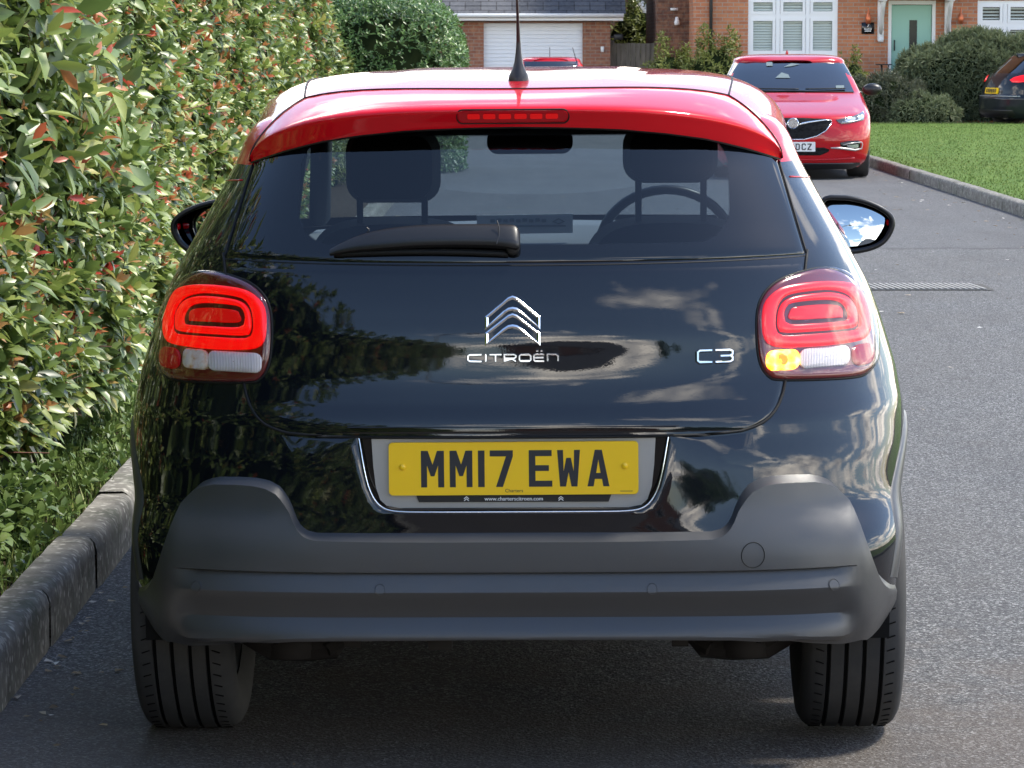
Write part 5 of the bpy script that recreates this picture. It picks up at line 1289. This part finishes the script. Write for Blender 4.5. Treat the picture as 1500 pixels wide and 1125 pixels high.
# red saloon facing the camera; its near end (y = 0) is the front
SB = Body(
    W=[(.14, .80), (.22, .87), (.4, .915), (.6, .93), (.75, .925), (.86, .90), (.94, .88), (1.0, .855), (1.08, .82), (1.2, .765), (1.3, .715), (1.38, .665), (1.42, .56)],
    YR=[(.14, .10), (.22, .03), (.32, .012), (.45, .0), (.58, .012), (.68, .04), (.73, .075), (.76, .14), (.80, .30), (.85, .53), (.90, .80), (.95, 1.08), (.985, 1.25), (1.02, 1.36), (1.1, 1.50), (1.2, 1.68), (1.3, 1.88), (1.38, 2.08), (1.42, 2.25)],
    CR=[(.14, .50), (.45, .55), (.7, .62), (.8, .60), (.9, .50), (1.0, .38), (1.4, .34)],
    YF=[(.14, 4.8), (.5, 4.9), (.8, 4.88), (.95, 4.75), (1.0, 4.45), (1.08, 4.2), (1.3, 3.7), (1.38, 3.45), (1.42, 3.2)], CF=[(.14, .5), (.9, .5), (1.0, .4), (1.42, .35)], NR=2.5, NF=2.5)
sal = empty('saloon_car', (3.285, 38.4, 0), (0, 0, R(-3.4))); tag(sal, 'shiny red saloon facing the camera, parked by the right kerb', 'car')
REF[0] = (0, 2.3, .8)
def sal_class(x, y, z, i):
    ax = abs(x)
    for wy in (.98, 3.82):
        if ax > .6 and (y-wy)**2+(z-.33)**2 < .36**2: return None
    if 1.0 < z < 1.362 and y < 2.6 and ax < SB.W(z)-.07-(1.4-z)*.0: return 'windscreen'
    if z > 1.02 and z < 1.34 and ax > .3 and 1.9 < y < 4.0: return 'side_window'
    if z > 1.05 and z < 1.37 and y > 3.2 and ax < .55: return 'rear_window'
    return 'body_shell'
zs_ = sorted(set([round(.14+.02*i, 4) for i in range(29)] + [round(.70+.0075*i, 4) for i in range(44)] + [round(1.03+.02*i, 4) for i in range(19)] + [1.40, 1.42]))
zs_ = [z for i, z in enumerate(zs_) if i == 0 or z-zs_[i-1] > .003]
parts = SB.build(zs_, sal_class, na=26, ns=24)
for key, mt in (('body_shell', 'red_paint'), ('windscreen', 'dark_glass'), ('side_window', 'dark_glass'), ('rear_window', 'dark_glass')):
    if key in parts: mesh(key, *parts[key], M[mt], sal)
small_roof(SB, [(2.0, 1.372), (2.06, 1.40), (2.15, 1.432), (2.6, 1.462), (3.1, 1.455), (3.45, 1.42), (3.6, 1.38)], lambda y: 1.36, 2.035, 3.58, M['red_paint'], sal, 18)
def onS(x, z, d=0): return SB.pt(x, z, d)
def patch(B, name, outline, centre, mat, parent, h=.006, sg=1, inset=.95, sharp=40, nsub=1):
    g = G(); stars(B, g, outline, centre, [(1, -.004), (1, h), (inset, h+.002), (.5, h+.002)], sg, nsub); return g.obj(name, mat, parent, True, sharp)
def mirror_x(P): return P + [(-x, z) for x, z in P[::-1]]
q = simple('grille_mesh', (.008, .008, .009), .75, spec=.15); vv = q.voronoi(26, q.mapping(q.tc(), (1, .05, 2.2))); q.set('Base Color', q.ramp(vv, [(.25, (.003, .003, .003)), (.6, (.014, .014, .015))]))
simple('headlamp_glass', (.55, .56, .56), .08, metal=.6, coat=1); simple('headlamp_dark', (.06, .06, .065), .15, coat=1)
def cpatch(B, name, P, mat, parent, d0=.004, thick=.006, sharp=40):
    "patch crossing the centre line: P is a closed outline in x/z"
    g = G(); zs2 = [z for x, z in P]; z0, z1 = min(zs2), max(zs2); nn = 16
    def span(z):
        xs2 = []
        for (xa, za), (xb, zb2) in zip(P, P[1:]+P[:1]):
            if (za-z)*(zb2-z) <= 0 and za != zb2: xs2.append(xa+(xb-xa)*(z-za)/(zb2-za))
        return (min(xs2), max(xs2)) if len(xs2) > 1 else (0, 0)
    m = 28
    def f(i, j):
        z = z0+(z1-z0)*(.004+.992*j/nn); a, b = span(z); x = a+(b-a)*i/m; e = (i in (0, m)) or (j in (0, nn)); return B.pt(x, z, d0+(0 if e else thick))
    g.grid(m+1, nn+1, f); return g.obj(name, mat, parent, True, sharp)
gr = mirror_x([(.0, .478), (.13, .478), (.28, .515), (.385, .578), (.452, .668), (.452, .685), (.42, .712), (.25, .722), (.0, .724)])[1:]
gp = cpatch(SB, 'grille', gr, M['grille_mesh'], sal, .002, .004)
g = G(); g.tube([SB.pt(x*1.0, z, .006) for x, z in [(-.452, .672), (-.385, .575), (-.28, .512), (-.13, .474), (0, .472), (.13, .474), (.28, .512), (.385, .575), (.452, .672)]], .006, 6)
for s in (-1, 1):
    pts = [(.075, .640), (.11, .655), (.18, .668), (.28, .682), (.38, .693), (.45, .690)]; g.tube([SB.pt(s*x, z, .014) for x, z in pts], [.010, .013, .012, .009, .007, .005], 8)
    pts = [(.46, .695), (.455, .66), (.42, .62)]
g.obj('grille_trim', M['chrome'], gp)
g = G(); c = SB.pt(0, .655, .012)
g.lathe([(.066, .004), (.066, -.008), (.060, -.014), (.056, -.008), (.0001, -.008)], tuple(c), 'Y', 32); bd = g.obj('badge', M['chrome'], sal, True, 30)
g = G()
def bdm(x, z, d=0): return Vector((c[0]+x, c[1]-.009-d, c[2]+z))
for pts in ([(-.052, .012), (-.02, .018), (.004, .030), (.030, .040)], [(-.05, -.006), (-.022, .0), (-.004, .012), (.004, .028)], [(-.012, -.045), (.002, -.02), (.010, .008), (.034, .018), (.04, .006), (.028, -.006), (.03, -.03)], [(-.035, -.03), (-.02, -.012), (-.016, .002)]):
    g.poly(stroke(pts, .009), bdm, .003, 0)
g.obj('badge_figure', M['satin_silver'], bd, False)
HL = [(.50, .700), (.60, .716), (.72, .742), (.80, .770), (.835, .792), (.845, .765), (.842, .725), (.83, .692), (.74, .672), (.64, .655), (.565, .652), (.53, .670)]
for s in (-1, 1):
    hl = patch(SB, 'headlamp', HL, (.70, .712), M['headlamp_dark'], sal, .006, s)
    a = patch(SB, 'headlamp_unit', [(.60, .695), (.66, .712), (.72, .725), (.735, .700), (.70, .678), (.62, .672)], (.67, .698), M['headlamp_glass'], hl, .012, s); 
    patch(SB, 'headlamp_unit', [(.75, .728), (.80, .748), (.825, .755), (.825, .71), (.80, .698), (.76, .692)], (.79, .722), M['headlamp_glass'], hl, .012, s)
    g = G(); g.tube([SB.pt(s*x, z, .012) for x, z in [(.57, .668), (.66, .672), (.75, .687), (.825, .708)]], .006, 6); g.obj('running_light', M['chrome'], hl)
    FG = [(.55, .435), (.64, .452), (.76, .458), (.79, .445), (.80, .40), (.78, .36), (.70, .352), (.60, .366), (.56, .39)]
    fo = patch(SB, 'fog_lamp_recess', FG, (.70, .405), M['gloss_black'], sal, .003, s)
    patch(SB, 'fog_lamp', [(.63, .405), (.72, .412), (.765, .415), (.765, .375), (.70, .366), (.64, .378)], (.71, .39), M['headlamp_glass'], fo, .008, s)
    g = G(); g.tube([SB.pt(s*x, z, .012) for x, z in [(.44, .375), (.54, .372), (.62, .362), (.72, .347), (.80, .362), (.812, .41), (.80, .44)]], [.008, .014, .015, .012, .008, .006, .005], 6); g.tube([SB.pt(s*x, z, .012) for x, z in [(.58, .408), (.68, .428), (.80, .438)]], .006, 6); g.obj('fog_trim', M['satin_silver'], fo)
cpatch(SB, 'lower_intake', mirror_x([(0, .285), (.32, .285), (.42, .33), (.43, .355), (.36, .38), (0, .385)])[1:], M['grille_mesh'], sal, .001, .002)
cpatch(SB, 'lower_lip', mirror_x([(0, .125), (.70, .125), (.80, .17), (.79, .20), (.5, .19), (0, .19)])[1:], M['black_plastic'], sal, .006, .01)
g = G(); g.tube([SB.pt(x, .235+.018*(abs(x)/.7)**3, .006) for x in frange(-.72, .72, 30)], .012, 8); g.obj('bumper_crease', M['red_paint'], sal)
pn = G(); o_ = rrect(.52, .112, .006, 3, 0, .388); pn.poly([o_], lambda x, z, d=0: Vector((x, -.018-d, z)), .004, -.02); pf = pn.obj('number_plate', M['number_plate_white'], sal, False)
for ch, x0 in (('8', -.072), ('D', .030), ('C', .100), ('Z', .168)):
    g = G(); glyph(g, ch, x0, .349, .0010, .00098, lambda x, z, d=0: Vector((x, -.0225-d, z)), .0008, None); g.obj('letter', M['plate_black'], pf, False)
g = G(); g.tube([SB.pt(x, 1.0+.018*(1-abs(x)/.8), .004) for x in frange(-.76, .76, 24)], .010, 6); g.tube([SB.pt(x, 1.03+.014*(x-.2), .015) for x in frange(.18, .66, 12)], .009, 5); g.tube([SB.pt(x, 1.035-.010*(x+.5), .015) for x in frange(-.5, .1, 12)], .009, 5); g.obj('windscreen_wiper', M['rubber_seal'], sal)
# things seen through the windscreen are pale shapes: sticker, papers, toll tag
g = G()
g.poly([rrect(.075, .045, .005, 2, -.245, 1.335)], onS, .008, None); g.poly([rrect(.10, .03, .005, 2, .60, 1.065)], onS, .008, None)
g.poly([[(-.18, 1.17), (-.10, 1.235), (-.02, 1.21), (.0, 1.17)]], onS, .007, None); g.poly([[(-.07, 1.30), (.02, 1.345), (.13, 1.335), (.02, 1.31)]], onS, .007, None)
simple('windscreen_item', (.12, .16, .17), .8); g.obj('windscreen_sticker', M['windscreen_item'], sal, False)
for s in (-1, 1):
    g = G(); g.lathe([(.001, -.05), (.05, -.045), (.085, -.02), (.095, .02), (.08, .07), (.045, .10), (.001, .11)], (0, 0, 0), 'Y', 20); o = g.obj('door_mirror', M['black_plastic'], sal, True); o.location = (s*1.0, 1.72, 1.035); o.scale = (1.25, .9, .78)
    g = G(); g.tube([(-s*.1, 0, -.05), (-s*.22, .02, -.07)], .03, 6); g.obj('mirror_arm', M['black_plastic'], o)
    for wy in (.98, 3.82): wheel(sal, s*.80, wy, .335, .235, s, .225, False)
g = G(); g.box((0, 2.4, .25), (1.2, 4.4, .10)); g.box((0, .9, .42), (1.15, 1.3, .4)); g.obj('underbody', M['underbody'], sal)
g = G(); g.lathe([(.012, 0), (.02, .03), (.001, .07)], (0, 3.3, 1.445), 'Z', 10); g.obj('roof_fin', M['red_paint'], sal)

# dark hatchback side-on beyond the lawn; near end (y = 0) is its rear
AB = Body(
    W=[(.2, .82), (.35, .89), (.6, .905), (.8, .90), (.92, .87), (1.0, .83), (1.1, .78), (1.25, .71), (1.38, .64), (1.44, .52)],
    YR=[(.2, .12), (.3, .03), (.45, .0), (.58, .0), (.64, .05), (.75, .07), (.9, .12), (1.0, .17), (1.08, .24), (1.2, .38), (1.34, .56), (1.44, .70)],
    CR=[(.2, .5), (.6, .55), (.9, .55), (1.1, .5), (1.44, .4)],
    YF=[(.2, 4.35), (.5, 4.4), (.75, 4.35), (.85, 4.0), (.95, 3.5), (1.0, 3.3), (1.38, 2.5), (1.44, 2.3)], CF=[(.2, .5), (1.44, .4)])
ab = empty('dark_hatchback_car', (9.22, 63.6, 0), (0, 0, R(-71))); ab.name = 'parked_hatchback'; tag(ab, 'dark hatchback parked beyond the lawn at the right edge, rear corner showing', 'car')
REF[0] = (0, 2.2, .8)
def ab_class(x, y, z, i):
    for wy in (.80, 3.48):
        if abs(x) > .6 and (y-wy)**2+(z-.32)**2 < .355**2: return None
    if 1.06 < z < 1.40 and y < 1.0 and abs(x) < .58: return 'rear_window'
    if 1.0 < z < 1.36 and 1.0 < y < 3.0 and abs(x) > .4 and abs(y-1.75) > .06: return 'side_window'
    if z > 1.03 and y > 2.3: return 'windscreen'
    return 'body_shell'
parts = AB.build(sorted(set([round(.2+.02*i, 3) for i in range(63)]+[1.44])), ab_class, na=20, ns=26)
for key in parts: mesh(key, *parts[key], M['dark_blue_paint' if key == 'body_shell' else 'dark_glass'], ab)
small_roof(AB, [(.55, 1.42), (.8, 1.46), (1.3, 1.50), (2.0, 1.49), (2.45, 1.44)], lambda y: 1.38, .60, 2.5, M['dark_blue_paint'], ab)
for s in (-1, 1):
    patch(AB, 'tail_lamp', [(.50, .93), (.56, .98), (.68, 1.02), (.78, 1.035), (.805, 1.0), (.82, .95), (.80, .90), (.70, .885), (.58, .89)], (.68, .955), M['lamp_red'], ab, .012, s)
    g = G(); g.tube([AB.pt(s*x, .62, .004) for x in frange(.02, .80, 16)], .012, 6); g.obj('bumper_crease', M['satin_silver'], ab)
    for wy in (.80, 3.48): wheel(ab, s*.775, wy, .32, .21, s, .2, False)
g = G(); g.poly([rrect(.52, .112, .006, 3, 0, .72)], lambda x, z, d=0: AB.pt(x, z, .02+d), .002, -.02); g.obj('number_plate', M['number_plate_yellow'], ab, False)
g = G()
for k in range(6): g.poly([rrect(.04, .07, .004, 2, -.18+.07*k, .72)], lambda x, z, d=0: AB.pt(x, z, .0225+d), .001, None)
g.obj('plate_lettering', M['plate_black'], bpy.data.objects['number_plate.002'] if 'number_plate.002' in bpy.data.objects else ab, False)
cpatch(AB, 'lower_trim', mirror_x([(0, .22), (.6, .22), (.72, .28), (.70, .36), (0, .36)])[1:], M['black_plastic'], ab, .003, .006)
g = G(); g.box((0, 2.1, .26), (1.1, 4.0, .1)); g.obj('underbody', M['underbody'], ab)

# small red hatchback by the garage, only its roof shows over the black one
RB = Body(
    W=[(.2, .76), (.35, .82), (.6, .83), (.85, .80), (.95, .74), (1.1, .66), (1.25, .58), (1.32, .53), (1.36, .44)],
    YR=[(.2, .1), (.45, .0), (.7, .03), (.9, .08), (1.0, .13), (1.2, .27), (1.36, .42)], CR=[(.2, .45), (1.36, .35)],
    YF=[(.2, 3.55), (.5, 3.6), (.75, 3.5), (.9, 2.9), (1.3, 2.2), (1.36, 2.0)], CF=[(.2, .5), (1.36, .35)])
rb = empty('small_car', (.72, 60.5, 0), (0, 0, 0)); tag(rb, 'small red car by the garage, just its roof and aerial showing over the black hatchback', 'car')
REF[0] = (0, 1.8, .7)
def rb_class(x, y, z, i):
    for wy in (.6, 2.95):
        if abs(x) > .5 and (y-wy)**2+(z-.3)**2 < .33**2: return None
    if 1.0 < z < 1.29 and (y < .9 and abs(x) < .50): return 'rear_window'
    if 1.0 < z < 1.27 and abs(x) > .4 and .9 < y < 2.3: return 'side_window'
    if z > 1.0 and y > 1.9: return 'windscreen'
    return 'body_shell'
parts = RB.build(sorted(set([round(.2+.025*i, 3) for i in range(47)]+[1.36])), rb_class, na=16, ns=18)
for key in parts: mesh(key, *parts[key], M['red_paint' if key == 'body_shell' else 'dark_glass'], rb)
small_roof(RB, [(.34, 1.335), (.5, 1.36), (1.0, 1.385), (1.6, 1.375), (2.1, 1.33)], lambda y: 1.30, .40, 2.1, M['red_paint'], rb)
for s in (-1, 1):
    patch(RB, 'tail_lamp', [(.60, .72), (.66, .92), (.72, .95), (.76, .9), (.78, .75), (.70, .70)], (.69, .82), M['lamp_red'], rb, .01, s)
    for wy in (.6, 2.95): wheel(rb, s*.72, wy, .29, .18, s, .17, False)
g = G(); g.tube([(-.02, .55, 1.37), (-.02, .42, 1.56)], .006, 5); g.obj('aerial', M['black_plastic'], rb)
g = G(); g.tube([(.48, .42, 1.27), (.40, .35, 1.55)], .008, 5); g.obj('roof_stay', M['black_plastic'], rb)
g = G(); g.box((0, 1.8, .26), (1.0, 3.2, .1)); g.obj('underbody', M['underbody'], rb)
REF[0] = None

# ------------------------------------------------------------------ what stands behind the camera (seen in the paint)
def back_house(c, w, d, he, hr, label):
    e = empty('detached_house', (c[0], c[1], 0)); tag(e, label, 'house')
    g = G(); g.box((0, 0, he/2), (w, d, he)); g.obj('wall', M['garage_brick'], e, False)
    g = G(); o_ = .4; g.add([(-w/2-o_, -d/2-o_, he), (w/2+o_, -d/2-o_, he), (w/2+o_, d/2+o_, he), (-w/2-o_, d/2+o_, he), (-w/4, 0, he+hr), (w/4, 0, he+hr)], [(0, 1, 5, 4), (1, 2, 5), (2, 3, 4, 5), (3, 0, 4)]); g.obj('roof', M['roof_slate'], e, False)
    for x in (-w*.3, 0, w*.3):
        for z in (1.5, 4.1):
            if z > he: continue
            g = G(); g.box((x, d/2+.02, z), (1.3, .06, 1.1)); f = g.obj('window', M['white_upvc'], e, False)
            g = G(); g.box((x, d/2+.055, z), (1.1, .02, .9)); g.obj('pane', M['window_dark'], f, False)
back_house((3.5, -34), 11, 8, 4.9, 2.9, 'brick house with a hipped slate roof behind the camera, reflected in the tailgate')
back_house((-13, -38), 10, 8, 4.9, 2.6, 'second hipped house behind the camera, left of the first')
back_house((19, -32), 10, 8, 4.9, 2.6, 'third hipped house behind the camera, right of the first')
bush('round_tree', 'dark round tree behind the camera on the right', (10.5, -20), 2.2, 2.2, 5.4, 2600, .30, M['laurel_leaf'], ratio=.5, power=2.2, lumps=.2, cat_='tree')
bush('round_tree', 'broad tree behind the camera beside the road', (8.2, -9), 1.9, 2.2, 3.3, 2200, .22, M['laurel_leaf'], ratio=.5, power=2.2, lumps=.2, cat_='tree')
sl = empty('street_lamp', (-3.9, -12, 0)); tag(sl, 'tall grey street lamp behind the camera by the hedge', 'street lamp')
g = G(); g.tube([(0, 0, 0), (0, 0, 6), (.2, 0, 6.6), (.9, .0, 6.9), (1.6, 0, 6.95)], .06, 8); g.obj('pole', M['satin_silver'], sl)
g = G(); g.box((1.9, 0, 6.93), (.8, .25, .12), None, .03); g.obj('lamp_head', M['satin_silver'], sl)
